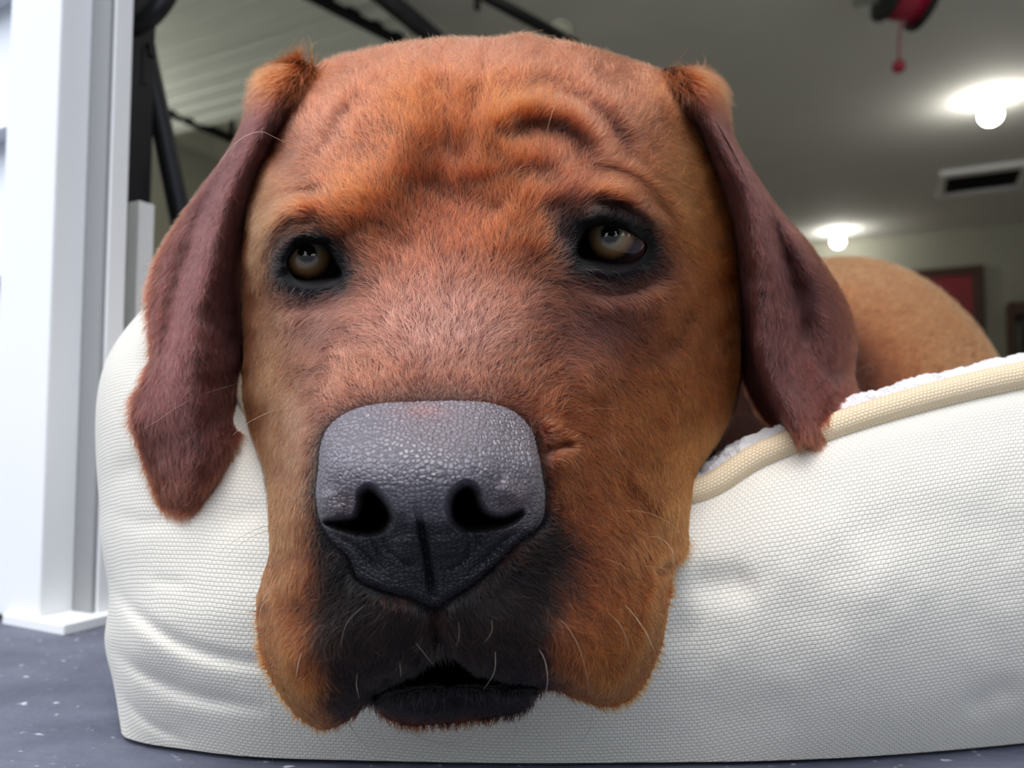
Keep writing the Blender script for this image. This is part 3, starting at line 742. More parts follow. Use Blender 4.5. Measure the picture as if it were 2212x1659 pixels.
rim_d, _ = seg_dist(face_px, np.vstack([out_px[::4], out_px[:1]]))
d0 = tps_eval(TPSW, CT[:, :2], face_px)
d0 = carve(face_px, d0) + rollover(face_px, rim_d)
d0 += 0.02 * fbm(face_px / 60, 3) 
face_w = P(face_px[:, 0], face_px[:, 1], d0)
nf = len(face_w); ci = nf - 1

# rings behind the face: back of the skull, neck, shoulders, trunk
rim = face_w[:-1].reshape(NA, NR, 3)[:, -1]; rim_depth = d0[:-1].reshape(NA, NR)[:, -1]
rx, ry = out_px[:, 0], out_px[:, 1]
low = sstep(ry, 1030, 1300)
bx = 1060 + (rx - 1060) * (0.97 - 0.12 * low); by = ry * (1 - low) + low * (1085 + (ry - 1300) * 0.06)
by = 700 + (by - 700) * 0.97
mid1 = P(bx, by, (rim_depth + 2.2) * (1 - low) + low * 25.2)
mid2 = P(1080 + (bx - 1080) * (0.78 - 0.14 * (bx > 1080)), 690 + (by - 690) * 0.82, 31.5 + 0 * bx)
phi = np.arctan2(-(ry - 720), rx - 1050)
def ring(c, ax, rh, rv):
    ax = np.array(ax, float); ax /= np.linalg.norm(ax)
    e1 = np.cross(ax, [0, 0, 1.0]); e1 /= np.linalg.norm(e1); e2 = np.cross(e1, ax)
    return np.array(c) + rh * np.cos(phi)[:, None] * e1 + rv * (np.sign(np.sin(phi)) * np.abs(np.sin(phi)) ** (1.0 + 0.3 * (np.sin(phi) > 0)))[:, None] * e2
SP = [((.022,.372,.168),.078,.082),((.075,.43,.165),.085,.085),((.15,.51,.138),.095,.082),((.23,.60,.142),.11,.10),((.30,.70,.146),.125,.125),((.36,.83,.14),.14,.105),((.36,.95,.13),.11,.085),((.35,1.02,.12),.05,.04),((.35,1.03,.12),.004,.004)]
keys = [rim, mid1, mid2]
for k, (c, rh, rv) in enumerate(SP):
    a = np.array(SP[min(k + 1, len(SP) - 1)][0]) - np.array(SP[max(k - 1, 0)][0])
    keys.append(ring(c, a, rh, rv))
keys = np.stack(keys, 1)                    # NA, K, 3
NB = 70
Bt = cr_basis(np.linspace(0, keys.shape[1] - 1, NB), keys.shape[1])
back = np.einsum('rk,iks->irs', Bt, keys)[:, 1:]      # NA, NB-1, 3
NBk = NB - 1
V = [face_w, back.reshape(-1, 3)]
rr = np.arange(NA); r2 = (rr + 1) % NA
fF4 = grid_faces(NA, NR, wrap_u=True)
fF3 = np.stack([rr * NR, r2 * NR, np.full(NA, ci)], 1)
bF4 = grid_faces(NA, NBk, wrap_u=True, off=nf)
lF4 = np.stack([rr * NR + NR - 1, r2 * NR + NR - 1, nf + r2 * NBk, nf + rr * NBk], 1)
fF4, fF3, bF4, lF4 = fF4[:, ::-1], fF3[:, ::-1], bF4[:, ::-1], lF4[:, ::-1]

# ears: control rows from base to tip, each row from the outer to the inner edge (px, py, depth)
EAR_L = [
 [(628,152,31.5),(638,140,30.6),(648,134,30),(660,134,29.4),(672,138,29.4),(684,146,29.8),(692,156,30.6),(696,170,31.4)],
 [(562,210,31.6),(576,196,30.4),(592,190,29.5),(610,190,29),(628,196,28.9),(646,206,29.4),(660,218,30.4),(668,234,31.4)],
 [(498,330,32),(512,312,30.6),(528,302,29.4),(545,300,28.7),(562,304,28.7),(580,314,29.3),(596,328,30.4),(604,345,31.6)],
 [(400,465,32.2),(430,440,31.6),(455,428,30.9),(478,424,29.0),(500,424,28.4),(528,430,29.2),(550,440,30.4),(562,455,31.8)],
 [(338,575,31.6),(372,566,31.2),(408,560,30.9),(438,556,28.9),(465,552,28.3),(498,552,29.2),(528,558,30.8),(548,570,32)],
 [(322,668,30.6),(348,672,30.3),(376,676,30.2),(402,674,28.6),(435,668,27.9),(478,668,28.9),(515,672,30.6),(540,680,31.8)],
 [(328,770,29.7),(342,774,29.4),(360,774,29.0),(390,772,27.8),(430,772,27.5),(475,774,28.5),(515,778,29.9),(535,785,31)],
 [(285,885,28.6),(312,884,28.4),(348,882,28.0),(388,880,27.5),(425,880,27.3),(465,882,28.0),(500,886,29.0),(522,890,29.9)],
 [(303,957,28.5),(328,960,28.2),(360,963,27.8),(395,965,27.4),(425,966,27.2),(458,962,27.6),(487,954,28.2),(508,946,28.9)],
 [(328,1035,28.4),(348,1040,28.1),(372,1044,27.7),(397,1046,27.4),(420,1046,27.3),(443,1040,27.5),(465,1030,27.9),(482,1016,28.4)],
 [(352,1092,28.3),(366,1099,28.1),(381,1103,27.9),(396,1105,27.7),(410,1103,27.7),(423,1098,27.8),(436,1090,28.0),(446,1078,28.3)],
]
EAR_R = [
 [(1428,152,31),(1434,148,30.2),(1444,146,29.8),(1456,144,29.6),(1468,144,29.8),(1480,147,30.4),(1488,151,31),(1494,158,31.8)],
 [(1440,205,31),(1455,200,29.8),(1475,197,29.2),(1498,196,29),(1516,199,29.5),(1530,204,30.3),(1540,212,31.2),(1548,226,32.2)],
 [(1482,305,31.4),(1500,300,30.2),(1525,297,29.2),(1550,297,28.6),(1566,301,29.2),(1578,307,30.2),(1588,316,31.4),(1595,330,32.6)],
 [(1530,425,31.6),(1552,420,30.4),(1580,417,29.2),(1608,416,28.4),(1628,419,28.9),(1645,424,30),(1660,432,31.4),(1670,446,32.8)],
 [(1560,535,31.8),(1582,530,30.6),(1608,527,29.3),(1636,526,28.0),(1658,527,28.6),(1685,526,30.0),(1715,524,31.2),(1744,532,33)],
 [(1578,645,31.8),(1596,643,30.8),(1618,642,29.6),(1640,641,28.0),(1675,642,28.4),(1715,640,30.2),(1768,634,31.4),(1816,642,33.4)],
 [(1590,735,31.6),(1605,735,30.8),(1625,737,29.6),(1645,740,27.8),(1690,744,28.2),(1735,742,30),(1790,736,31.2),(1840,730,33)],
 [(1606,815,31.2),(1622,817,30.6),(1642,819,29.4),(1666,822,27.6),(1705,822,27.9),(1745,818,29),(1792,808,30.2),(1835,802,32)],
 [(1638,885,30.6),(1654,887,30.2),(1672,890,29.2),(1696,893,27.4),(1728,888,27.3),(1762,876,27.9),(1800,864,28.8),(1838,850,30.4)],
 [(1680,932,30.2),(1690,936,29.6),(1703,940,28.6),(1718,940,27.2),(1738,930,26.9),(1762,914,27.4),(1790,898,28),(1820,880,29.2)],
 [(1686,952,29.8),(1697,961,29.2),(1710,965,28.6),(1726,964,27.8),(1746,958,27.4),(1767,947,27.5),(1788,931,28.0),(1808,912,28.8)],
]
for _r in EAR_L[2:8]: _r[5] = _r[5][:2] + (_r[5][2] + .3,); _r[6] = _r[6][:2] + (_r[6][2] + .8,); _r[7] = _r[7][:2] + (_r[7][2] + 1.3,)
for _r in EAR_R[2:10]: _r[0] = _r[0][:2] + (_r[0][2] + 1.3,); _r[1] = _r[1][:2] + (_r[1][2] + 1.0,); _r[2] = _r[2][:2] + (_r[2][2] + .5,); _r[5] = _r[5][:2] + (_r[5][2] + .25,)
for _i, _e in ((6, .8), (7, 1.4), (8, 1.8), (9, 1.2)):
    _r = EAR_R[_i]
    for _k, _f in ((0, 1.0), (1, 1.0), (2, 0.85)): _r[_k] = _r[_k][:2] + (_r[_k][2] + _e * _f,)
for _i in (4, 5, 6): _r = EAR_R[_i]; _r[6] = _r[6][:2] + (_r[6][2] - .8,); _r[5] = _r[5][:2] + (_r[5][2] + .3,)
def build_ear(rows, thick=0.35, nu=150, nv=70):
    A = np.array(rows, float)
    S = loft(A, nu, nv)                                  # px, py, depth
    q = S.reshape(-1, 3).copy()
    q[:, 2] += 0.05 * fbm(q[:, :2] / 45, 9)
    W = P(q[:, 0], q[:, 1], q[:, 2])
    F = grid_faces(nu, nv)
    n = vnormals(W, F)
    view = W - CAM
    if (n * view).sum(1).mean() > 0: F = F[:, ::-1]; n = -n
    u = np.repeat(np.linspace(0, 1, nu), nv); v = np.tile(np.linspace(0, 1, nv), nu)
    prof = np.sqrt(np.clip(1 - (2 * v - 1) ** 8, 0, 1)) * np.sqrt(np.clip(1 - (2 * u - 1) ** 14, 0, 1))
    Bk = W - n * (thick * 0.01 * prof)[:, None]
    return W, Bk, F, n, q[:, :2], u, v
ears = [build_ear(EAR_L), build_ear(EAR_R)]

# coat colour: own tones plus sheen and brow shade, painted over the face
RUST = np.array(srgb(142, 66, 30)[:3]); ORANGE = np.array(srgb(176, 92, 30)[:3]); DARK = np.array(srgb(9, 8, 7)[:3]); MAROON = np.array(srgb(104, 44, 24)[:3]); GREY = np.array(srgb(32, 29, 32)[:3])
TAN = np.array(srgb(158, 92, 46)[:3])
def blob(p, c, r):
    d = np.asarray(p - np.array(c)) / np.array(r); return np.exp(-0.5 * (d ** 2).sum(1))
def coat(p):
    n = fbm(p / 35, 21); n2 = fbm(p / 9, 22)
    col = np.repeat(RUST[None], len(p), 0)
    def mixc(w, c):
        nonlocal col
        w = np.clip(w, 0, 1)[:, None]; col = col * (1 - w) + c * w
    mixc(0.65 * blob(p, (560, 850), (80, 220)) , TAN)
    mixc(0.8 * blob(p, (1480, 850), (150, 330)), np.array(srgb(148, 70, 20)[:3]))
    mixc(0.5 * blob(p, (640, 1480), (70, 90)) + 0.45 * blob(p, (1330, 1440), (90, 90)), ORANGE)
    mixc(0.5 * blob(p, (1520, 420), (50, 160)), ORANGE)
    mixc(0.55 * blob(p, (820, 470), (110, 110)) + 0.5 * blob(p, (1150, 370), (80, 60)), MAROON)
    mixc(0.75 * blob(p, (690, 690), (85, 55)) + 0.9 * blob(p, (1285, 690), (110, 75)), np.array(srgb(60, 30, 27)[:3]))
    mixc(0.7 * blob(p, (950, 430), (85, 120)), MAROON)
    PALE_SHEEN = np.array(srgb(146, 86, 68)[:3])  # sky sheen of the raised forehead, put into the coat colour
    mixc(0.6 * blob(p, (1190, 335), (70, 40)), MAROON * .7)  # shade of the brow hollow, painted as darker coat
    mixc(0.6 * blob(p, (680, 290), (110, 100)) + 0.5 * blob(p, (1350, 250), (130, 100)) + 0.5 * blob(p, (1020, 130), (200, 40)) + 0.0 * blob(p, (950, 710), (130, 90)) + .5 * blob(p, (700, 880), (60, 130)), PALE_SHEEN)
    mixc(0.9 * blob(p, (950, 720), (135, 85)), np.array(srgb(158, 100, 86)[:3]))  # sheen along the muzzle bridge, painted pale pink
    mixc(0.45 * blob(p, (930, 850), (120, 16)), np.array(srgb(96, 74, 62)[:3]))
    mixc(0.6 * blob(p, (565, 430), (40, 120)), TAN); mixc(0.65 * blob(p, (1490, 340), (60, 120)), np.array(srgb(176, 104, 50)[:3]))
    mixc(0.6 * blob(p, (885, 250), (50, 60)) + 0.6 * blob(p, (780, 420), (70, 60)) + 0.55 * blob(p, (1110, 310), (60, 60)) + .5 * blob(p, (1110, 215), (60, 25)), np.array(srgb(140, 66, 20)[:3]))
    # dark muzzle
    s = poly_sd(p, MASKP)
    mixc(sstep(s + 26 * n + 14 * n2, -75, 22) * 0.98, DARK)
    s = poly_sd(p, NOSE)
    mixc(sstep(s + 8 * n, -34, -2) * np.clip(sstep(p[:, 1], 850, 1060) + 0.55, 0, 1), DARK * 1.2)
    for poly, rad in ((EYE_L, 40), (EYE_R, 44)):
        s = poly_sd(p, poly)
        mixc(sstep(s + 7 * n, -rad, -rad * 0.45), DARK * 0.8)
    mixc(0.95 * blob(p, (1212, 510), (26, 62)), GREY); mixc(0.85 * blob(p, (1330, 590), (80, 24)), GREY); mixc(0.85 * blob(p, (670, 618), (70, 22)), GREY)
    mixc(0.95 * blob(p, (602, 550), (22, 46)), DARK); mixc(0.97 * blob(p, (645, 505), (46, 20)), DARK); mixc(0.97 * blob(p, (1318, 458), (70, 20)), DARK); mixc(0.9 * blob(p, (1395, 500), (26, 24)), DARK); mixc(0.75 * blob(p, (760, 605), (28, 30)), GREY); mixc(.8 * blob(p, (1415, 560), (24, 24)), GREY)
    mixc(0.9 * sstep(poly_sd(p, MOUTH), -22, 2), DARK * 0.4)
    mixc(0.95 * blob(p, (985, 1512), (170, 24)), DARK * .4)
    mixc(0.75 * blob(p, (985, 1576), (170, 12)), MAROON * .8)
    # whisker roots on the flew
    for (x, y, r) in SPOTS: mixc(0.8 * blob(p, (x, y), (r, r)), DARK * 1.5)
    return col
MASKP = catmull([(700,1150),(760,1210),(860,1290),(940,1310),(1020,1270),(1100,1200),(1180,1130),(1215,1180),(1195,1270),(1170,1360),(1190,1440),(1160,1500),(1158,1540),(1100,1556),(1000,1566),(900,1570),(840,1562),(805,1535),(770,1540),(720,1545),(720,1480),(700,1400),(690,1320),(695,1230)], 80, closed=True)
SPOTS = [(1330,1185,9),(1345,1140,6),(1240,1270,7),(1270,1300,7),(1245,1320,7),(1300,1240,6),(1215,1240,7),(1290,1340,6),(1225,1350,7),(1330,1290,5),(1260,1240,6),(700,1390,6),(670,1340,5),(690,1300,6),(655,1290,5)]

# ---- assemble the meshes
ctr = face_px[fF4].mean(1)
in_nose4 = poly_sd(ctr, NOSE) > 0
ctr3 = face_px[fF3].mean(1); in_nose3 = poly_sd(ctr3, NOSE) > 0
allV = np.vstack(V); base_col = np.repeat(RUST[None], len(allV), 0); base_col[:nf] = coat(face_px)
_nb = (1 - sstep(allV[nf:, 1], .40, .50))[:, None]; base_col[nf:] = np.array(srgb(200, 104, 62)[:3]) * (1 - _nb) + np.array(srgb(60, 26, 16)[:3]) * _nb  # near neck darkened: shade between cheek and ear put into the colour
F4s = [fF4[~in_nose4], lF4, bF4]
F3s = fF3[~in_nose3]
Vl = [allV]; cols = [base_col]; off = len(allV)
EARC = np.array(srgb(76, 33, 30)[:3])
for W, Bk, F, n, q, u, v in ears:
    Vl += [W, Bk]; F4s += [F + off, F[:, ::-1] + off + len(W)]
    off += 2 * len(W)
    cols += [np.repeat(EARC[None], len(W), 0)] * 2
bodyV = np.vstack(Vl); bodyC = np.vstack(cols)
body4 = np.vstack(F4s)
def add_color(me, col, name='coat'):
    a = me.attributes.new(name, 'FLOAT_COLOR', 'POINT')
    a.data.foreach_set('color', np.column_stack([col, np.ones(len(col))]).astype(np.float32).ravel())
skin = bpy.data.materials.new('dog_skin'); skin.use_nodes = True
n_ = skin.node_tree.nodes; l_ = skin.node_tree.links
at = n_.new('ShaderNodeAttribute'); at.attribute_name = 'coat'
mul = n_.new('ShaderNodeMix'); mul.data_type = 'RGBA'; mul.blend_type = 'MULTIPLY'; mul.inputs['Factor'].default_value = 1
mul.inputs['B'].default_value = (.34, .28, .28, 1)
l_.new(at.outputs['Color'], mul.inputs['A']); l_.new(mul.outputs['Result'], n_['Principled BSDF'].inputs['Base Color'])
n_['Principled BSDF'].inputs['Roughness'].default_value = 0.55
n_['Principled BSDF'].inputs['Specular IOR Level'].default_value = 0.14

used = np.zeros(len(bodyV), bool); used[body4.ravel()] = True; used[F3s.ravel()] = True
remap = np.cumsum(used) - 1
dog_me = mesh_np('dog', bodyV[used], remap[body4], remap[F3s] if len(F3s) else None)
add_color(dog_me, bodyC[used])
dog = obj('dog', dog_me, None, skin)
tag(dog, 'large rust-brown dog resting its head over the rim of the cream bed', 'dog')

# nose leather: its own mesh, meeting the muzzle edge to edge
nu_ = np.zeros(nf, bool); nu_[fF4[in_nose4].ravel()] = True; nu_[fF3[in_nose3].ravel()] = True
rm = np.cumsum(nu_) - 1
nose_me = mesh_np('nose', face_w[nu_], rm[fF4[in_nose4]], rm[fF3[in_nose3]])
npx = face_px[nu_]
dk = np.clip(sstep(poly_sd(npx, NOS_L), -4, 14) + sstep(poly_sd(npx, NOS_R), -4, 14), 0, 1)
ncol = np.repeat(np.array(srgb(104, 98, 106)[:3])[None], len(npx), 0)
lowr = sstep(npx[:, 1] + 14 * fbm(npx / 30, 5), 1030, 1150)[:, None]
ncol = ncol * (1 - lowr) + np.array(srgb(26, 26, 31)[:3]) * lowr  # lower nose darkened, shade of its underside painted in
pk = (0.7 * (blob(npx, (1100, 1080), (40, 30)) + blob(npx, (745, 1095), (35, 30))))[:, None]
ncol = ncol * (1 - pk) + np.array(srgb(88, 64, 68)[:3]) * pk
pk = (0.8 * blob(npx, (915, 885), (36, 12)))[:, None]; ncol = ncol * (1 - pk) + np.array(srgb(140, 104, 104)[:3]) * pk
ncol = ncol * (1 - dk[:, None]) + np.array(srgb(3, 3, 3)[:3]) * dk[:, None]  # shade inside the nostrils painted near black
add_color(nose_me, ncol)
uvn = nose_me.attributes.new('nose_uv', 'FLOAT_VECTOR', 'POINT')
uvn.data.foreach_set('vector', np.column_stack([face_w[nu_] * 100]).astype(np.float32).ravel())
nm = bpy.data.materials.new('nose_leather'); nm.use_nodes = True
n_ = nm.node_tree.nodes; l_ = nm.node_tree.links; b_ = n_['Principled BSDF']
at = n_.new('ShaderNodeAttribute'); at.attribute_name = 'coat'
au = n_.new('ShaderNodeAttribute'); au.attribute_name = 'nose_uv'
vo = n_.new('ShaderNodeTexVoronoi'); vo.feature = 'DISTANCE_TO_EDGE'; vo.inputs['Scale'].default_value = 7.6; vo.inputs['Randomness'].default_value = 0.8
l_.new(au.outputs['Vector'], vo.inputs['Vector'])
mr = n_.new('ShaderNodeMapRange'); mr.inputs['From Min'].default_value = 0.0; mr.inputs['From Max'].default_value = 0.22; mr.interpolation_type = 'SMOOTHSTEP'
l_.new(vo.outputs['Distance'], mr.inputs['Value'])
bp = n_.new('ShaderNodeBump'); bp.inputs['Strength'].default_value = 0.55; bp.inputs['Distance'].default_value = 0.0011
l_.new(mr.outputs[0], bp.inputs['Height']); l_.new(bp.outputs[0], b_.inputs['Normal'])
mx = n_.new('ShaderNodeMix'); mx.data_type = 'RGBA'; mx.blend_type = 'MULTIPLY'; mx.inputs['Factor'].default_value = 1.0
mr2 = n_.new('ShaderNodeMapRange'); mr2.inputs['From Max'].default_value = 0.10; mr2.inputs['To Min'].default_value = 0.4
l_.new(vo.outputs['Distance'], mr2.inputs['Value'])
l_.new(at.outputs['Color'], mx.inputs['A']); l_.new(mr2.outputs[0], mx.inputs['B']); l_.new(mx.outputs['Result'], b_.inputs['Base Color'])
b_.inputs['Roughness'].default_value = 0.44; b_.inputs['IOR'].default_value = 1.65
bwn = n_.new('ShaderNodeRGBToBW'); mrs = n_.new('ShaderNodeMapRange'); mrs.inputs['From Min'].default_value = .002; mrs.inputs['From Max'].default_value = .03; mrs.inputs['To Max'].default_value = .9
l_.new(at.outputs['Color'], bwn.inputs[0]); l_.new(bwn.outputs[0], mrs.inputs['Value']); l_.new(mrs.outputs[0], b_.inputs['Specular IOR Level'])
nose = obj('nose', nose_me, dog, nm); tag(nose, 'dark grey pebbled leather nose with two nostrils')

# eyes
def eye_mesh(r):
    nu, nv = 64, 64
    th = np.linspace(0.0, np.pi, nv); ph = np.linspace(0, 2 * np.pi, nu, endpoint=False)
    PH, TH = np.meshgrid(ph, th, indexing='ij')
    rad = r * (1 + 0.085 * np.exp(-(TH / 0.62) ** 4))
    Vv = np.stack([rad * np.sin(TH) * np.cos(PH), rad * np.sin(TH) * np.sin(PH), rad * np.cos(TH)], -1).reshape(-1, 3)
    return mesh_np('eye', Vv, grid_faces(nu, nv, wrap_u=True))
em = bpy.data.materials.new('dog_eye'); em.use_nodes = True
n_ = em.node_tree.nodes; l_ = em.node_tree.links; b_ = n_['Principled BSDF']
tc = n_.new('ShaderNodeTexCoord'); nrm = n_.new('ShaderNodeVectorMath'); nrm.operation = 'NORMALIZE'
sx = n_.new('ShaderNodeSeparateXYZ'); ac = n_.new('ShaderNodeMath'); ac.operation = 'ARCCOSINE'
l_.new(tc.outputs['Object'], nrm.inputs[0]); l_.new(nrm.outputs[0], sx.inputs[0]); l_.new(sx.outputs[2], ac.inputs[0])
an = n_.new('ShaderNodeMath'); an.operation = 'ARCTAN2'; l_.new(sx.outputs[1], an.inputs[0]); l_.new(sx.outputs[0], an.inputs[1])
cx = n_.new('ShaderNodeCombineXYZ'); m1 = n_.new('ShaderNodeMath'); m1.operation = 'MULTIPLY'; m1.inputs[1].default_value = 5.0
l_.new(an.outputs[0], m1.inputs[0]); l_.new(m1.outputs[0], cx.inputs[0]); l_.new(ac.outputs[0], cx.inputs[1])
nz = n_.new('ShaderNodeTexNoise'); nz.inputs['Scale'].default_value = 2.2; nz.inputs['Detail'].default_value = 4; l_.new(cx.outputs[0], nz.inputs['Vector'])
m2 = n_.new('ShaderNodeMath'); m2.operation = 'MULTIPLY_ADD'; m2.inputs[1].default_value = 0.10; m2.inputs[2].default_value = -0.05
l_.new(nz.outputs['Fac'], m2.inputs[0]); m3 = n_.new('ShaderNodeMath'); m3.operation = 'ADD'; l_.new(ac.outputs[0], m3.inputs[0]); l_.new(m2.outputs[0], m3.inputs[1])
cr = n_.new('ShaderNodeValToRGB'); l_.new(m3.outputs[0], cr.inputs[0])
e = cr.color_ramp.elements; e[0].position = 0.0; e[0].color = srgb(6, 6, 8); e[1].position = 1.0; e[1].color = srgb(60, 36, 32)
for p_, c_ in ((0.20, srgb(6, 6, 8)), (0.28, srgb(124, 114, 88)), (0.46, srgb(120, 90, 56)), (0.62, srgb(78, 50, 30)), (0.70, srgb(20, 12, 10)), (0.80, srgb(40, 26, 24))):
    x = e.new(p_); x.color = c_
l_.new(cr.outputs[0], b_.inputs['Base Color'])
b_.inputs['Roughness'].default_value = 0.6; b_.inputs['Specular IOR Level'].default_value = 0.0; b_.inputs['Coat Weight'].default_value = 1.0; b_.inputs['Coat Roughness'].default_value = 0.01; b_.inputs['Coat IOR'].default_value = 1.65
for (px, py, d, gx, gy) in ((669, 562, 26.38, 655, 540), (1325, 521, 26.05, 1310, 500)):
    c = P(px, py, d)
    e_me = eye_mesh(0.0122)
    eo = obj('eye', e_me, dog, em)
    tgt = CAM + np.array([-0.02, 0.0, 0.05]) + (-0.0) * RT
    z = Vector(tgt - c).normalized()
    eo.matrix_world = Matrix.Translation(Vector(c)) @ z.to_track_quat('Z', 'Y').to_matrix().to_4x4()
    tag(eo, 'glossy amber-brown eye')

# ---- fur
GUIDE = np.array([
 (930,830,0,-1),(850,835,-.25,-1),(1030,835,.25,-1),(760,880,-.8,-.6),(1110,890,.8,-.6),(950,700,0,-1),(800,730,-.75,-.6),(1100,730,.75,-.6),(870,650,-.3,-1),(1060,650,.3,-1),
 (1000,540,0,-1),(1000,420,0,-1),(900,420,-.2,-1),(1090,420,.2,-1),(1000,250,0,-1),(900,250,-.2,-1),(1100,250,.25,-1),(800,260,-.5,-.8),(1250,260,.5,-.8),(1000,120,0,-1),(850,130,-.3,-1),(1200,120,.3,-1),
 (1350,180,.6,-.8),(700,200,-.6,-.8),(620,350,-1,-.2),(1470,340,1,-.1),(560,480,-.9,.4),(1530,520,1,.2),(720,430,-.6,-.8),(800,500,-.4,-.9),(1200,420,.3,-.9),(1150,340,-.1,-1),(1300,390,.8,-.5),(1420,440,.9,.1),(640,440,-.9,.1),
 (560,650,-.7,.5),(560,800,-.7,.6),(610,900,-.7,.6),(700,680,-.6,.4),(760,640,-.4,.2),(640,650,-.6,.4),(1230,640,.5,.3),(1320,640,.6,.5),(1400,620,.7,.4),(1300,760,.8,.5),(1450,720,.8,.6),(1500,900,.5,.9),(1400,950,.7,.7),(1560,780,.8,.5),
 (640,1050,-.5,.7),(600,1150,-.4,.9),(640,1300,-.6,.8),(660,1480,-.3,.95),(600,1400,-.7,.7),(720,1550,.0,1),(1220,1050,.8,.4),(1250,1180,.85,.5),(1350,1120,.8,.5),(1460,1130,.4,.9),(1350,1340,.7,.75),(1420,1250,.8,.4),(1300,1480,.25,1),(1400,1420,.5,.9),
 (760,1300,-.6,.8),(800,1400,-.3,.95),(900,1370,-.1,1),(1000,1360,.15,1),(1100,1380,.35,.9),(1180,1280,.75,.65),(1200,1440,.25,1),(950,1520,0,1),(1080,1510,.1,1),(850,1530,-.1,1),(660,560,-.4,-.3),(1320,480,.3,-.8),
], float)
def flow(p):
    w = 1.0 / (((p[:, None] - GUIDE[None, :, :2]) ** 2).sum(-1) / 900.0 + 0.3) ** 1.6
    d = w @ GUIDE[:, 2:]
    return d / (np.linalg.norm(d, axis=1)[:, None] + 1e-9)

NSEG = 5
class Hair:
    def __init__(s): s.pos = []; s.rad = []; s.col = []
    def grow(s, root, nrm, tan, L, lift, r, col, bend=0.5, nseg=NSEG):
        t = np.linspace(0, 1, nseg)[None, :, None]
        L = L[:, None, None]; lift = lift[:, None, None]
        side = np.cross(nrm, tan); k = rng.normal(0, 0.22, (len(root), 1, 1))
        pos = root[:, None] + L * (t * np.cos(lift) * tan[:, None] + (np.sin(lift) * (t - bend * t * t)) * nrm[:, None] + k * t * t * side[:, None])
        s.pos.append(pos.reshape(-1, 3)); s.col.append(col)
        prof = np.array([1.0, 0.95, 0.8, 0.55, 0.12]) if nseg == 5 else np.linspace(1, 0.1, nseg)
        s.rad.append((r[:, None] * prof[None]).ravel())
    def build(s, name, parent, m, nseg=NSEG):
        pos = np.vstack(s.pos).astype(np.float32); rad = np.concatenate(s.rad).astype(np.float32); col = np.vstack(s.col)
        n = len(pos) // nseg
        hc = bpy.data.hair_curves.new(name)
        hc.add_curves([nseg] * n)
        hc.attributes['position'].data.foreach_set('vector', pos.ravel())
        ra = hc.attributes.get('radius') or hc.attributes.new('radius', 'FLOAT', 'POINT')
        ra.data.foreach_set('value', rad)
        ca = hc.attributes.new('hair_color', 'FLOAT_COLOR', 'CURVE')
        ca.data.foreach_set('color', np.column_stack([col, np.ones(n)]).astype(np.float32).ravel())
        hc.materials.append(m)
        o = bpy.data.objects.new(name, hc); C.objects.link(o); o.parent = parent
        o['kind'] = 'stuff'
        return o

def hair_mat(name, rough=0.30, rr=0.4, ior=1.47, root=(.20, .15, .15, 1)):
    m = bpy.data.materials.new(name); m.use_nodes = True
    n = m.node_tree.nodes; l = m.node_tree.links; n.clear()
    o = n.new('ShaderNodeOutputMaterial'); h = n.new('ShaderNodeBsdfHairPrincipled'); h.model = 'CHIANG'; h.parametrization = 'COLOR'
    a = n.new('ShaderNodeAttribute'); a.attribute_name = 'hair_color'
    hi = n.new('ShaderNodeHairInfo'); rp = n.new('ShaderNodeMapRange'); rp.inputs['From Min'].default_value = 0.1; rp.inputs['From Max'].default_value = 0.75
    rc_ = n.new('ShaderNodeMix'); rc_.data_type = 'RGBA'; rc_.inputs['A'].default_value = root; rc_.inputs['B'].default_value = (1.12, 1.08, 1.02, 1)
    mm = n.new('ShaderNodeMix'); mm.data_type = 'RGBA'; mm.blend_type = 'MULTIPLY'; mm.inputs['Factor'].default_value = 1.0
    l.new(hi.outputs['Intercept'], rp.inputs['Value']); l.new(rp.outputs[0], rc_.inputs['Factor'])
    l.new(a.outputs['Color'], mm.inputs['A']); l.new(rc_.outputs['Result'], mm.inputs['B']); l.new(mm.outputs['Result'], h.inputs['Color'])
    h.inputs['Roughness'].default_value = rough; h.inputs['Radial Roughness'].default_value = rr
    h.inputs['IOR'].default_value = ior
    l.new(h.outputs[0], o.inputs['Surface'])
    return m
fur_m = hair_mat('dog_fur')

def sample(V, F4, w, n):
    """n random points on quads F4 weighted by w*area -> face index, bary weights (n,4)"""
    a = 0.5 * np.linalg.norm(np.cross(V[F4[:, 2]] - V[F4[:, 0]], V[F4[:, 3]] - V[F4[:, 1]]), axis=1)
    c = np.cumsum(a * w); c /= c[-1]
    f = np.searchsorted(c, rng.random(n))
    u, v = rng.random(n), rng.random(n)
    return np.clip(f, 0, len(F4) - 1), np.stack([(1 - u) * (1 - v), u * (1 - v), u * v, (1 - u) * v], 1)

def varied(col, n, amt=0.42):
    k = np.exp(rng.normal(0, amt, n))[:, None]
    warm = rng.normal(0, 0.05, n)[:, None] * np.array([[0, 1, 1.4]])
    return np.clip(col * k * (1 + warm), 0.001, 0.95)

def to_px(W):
    r = W - CAM; d = r @ FW
    return np.stack([1106 + FPX * (r @ RT) / d, 829.5 - FPX * (r @ UP) / d], 1)

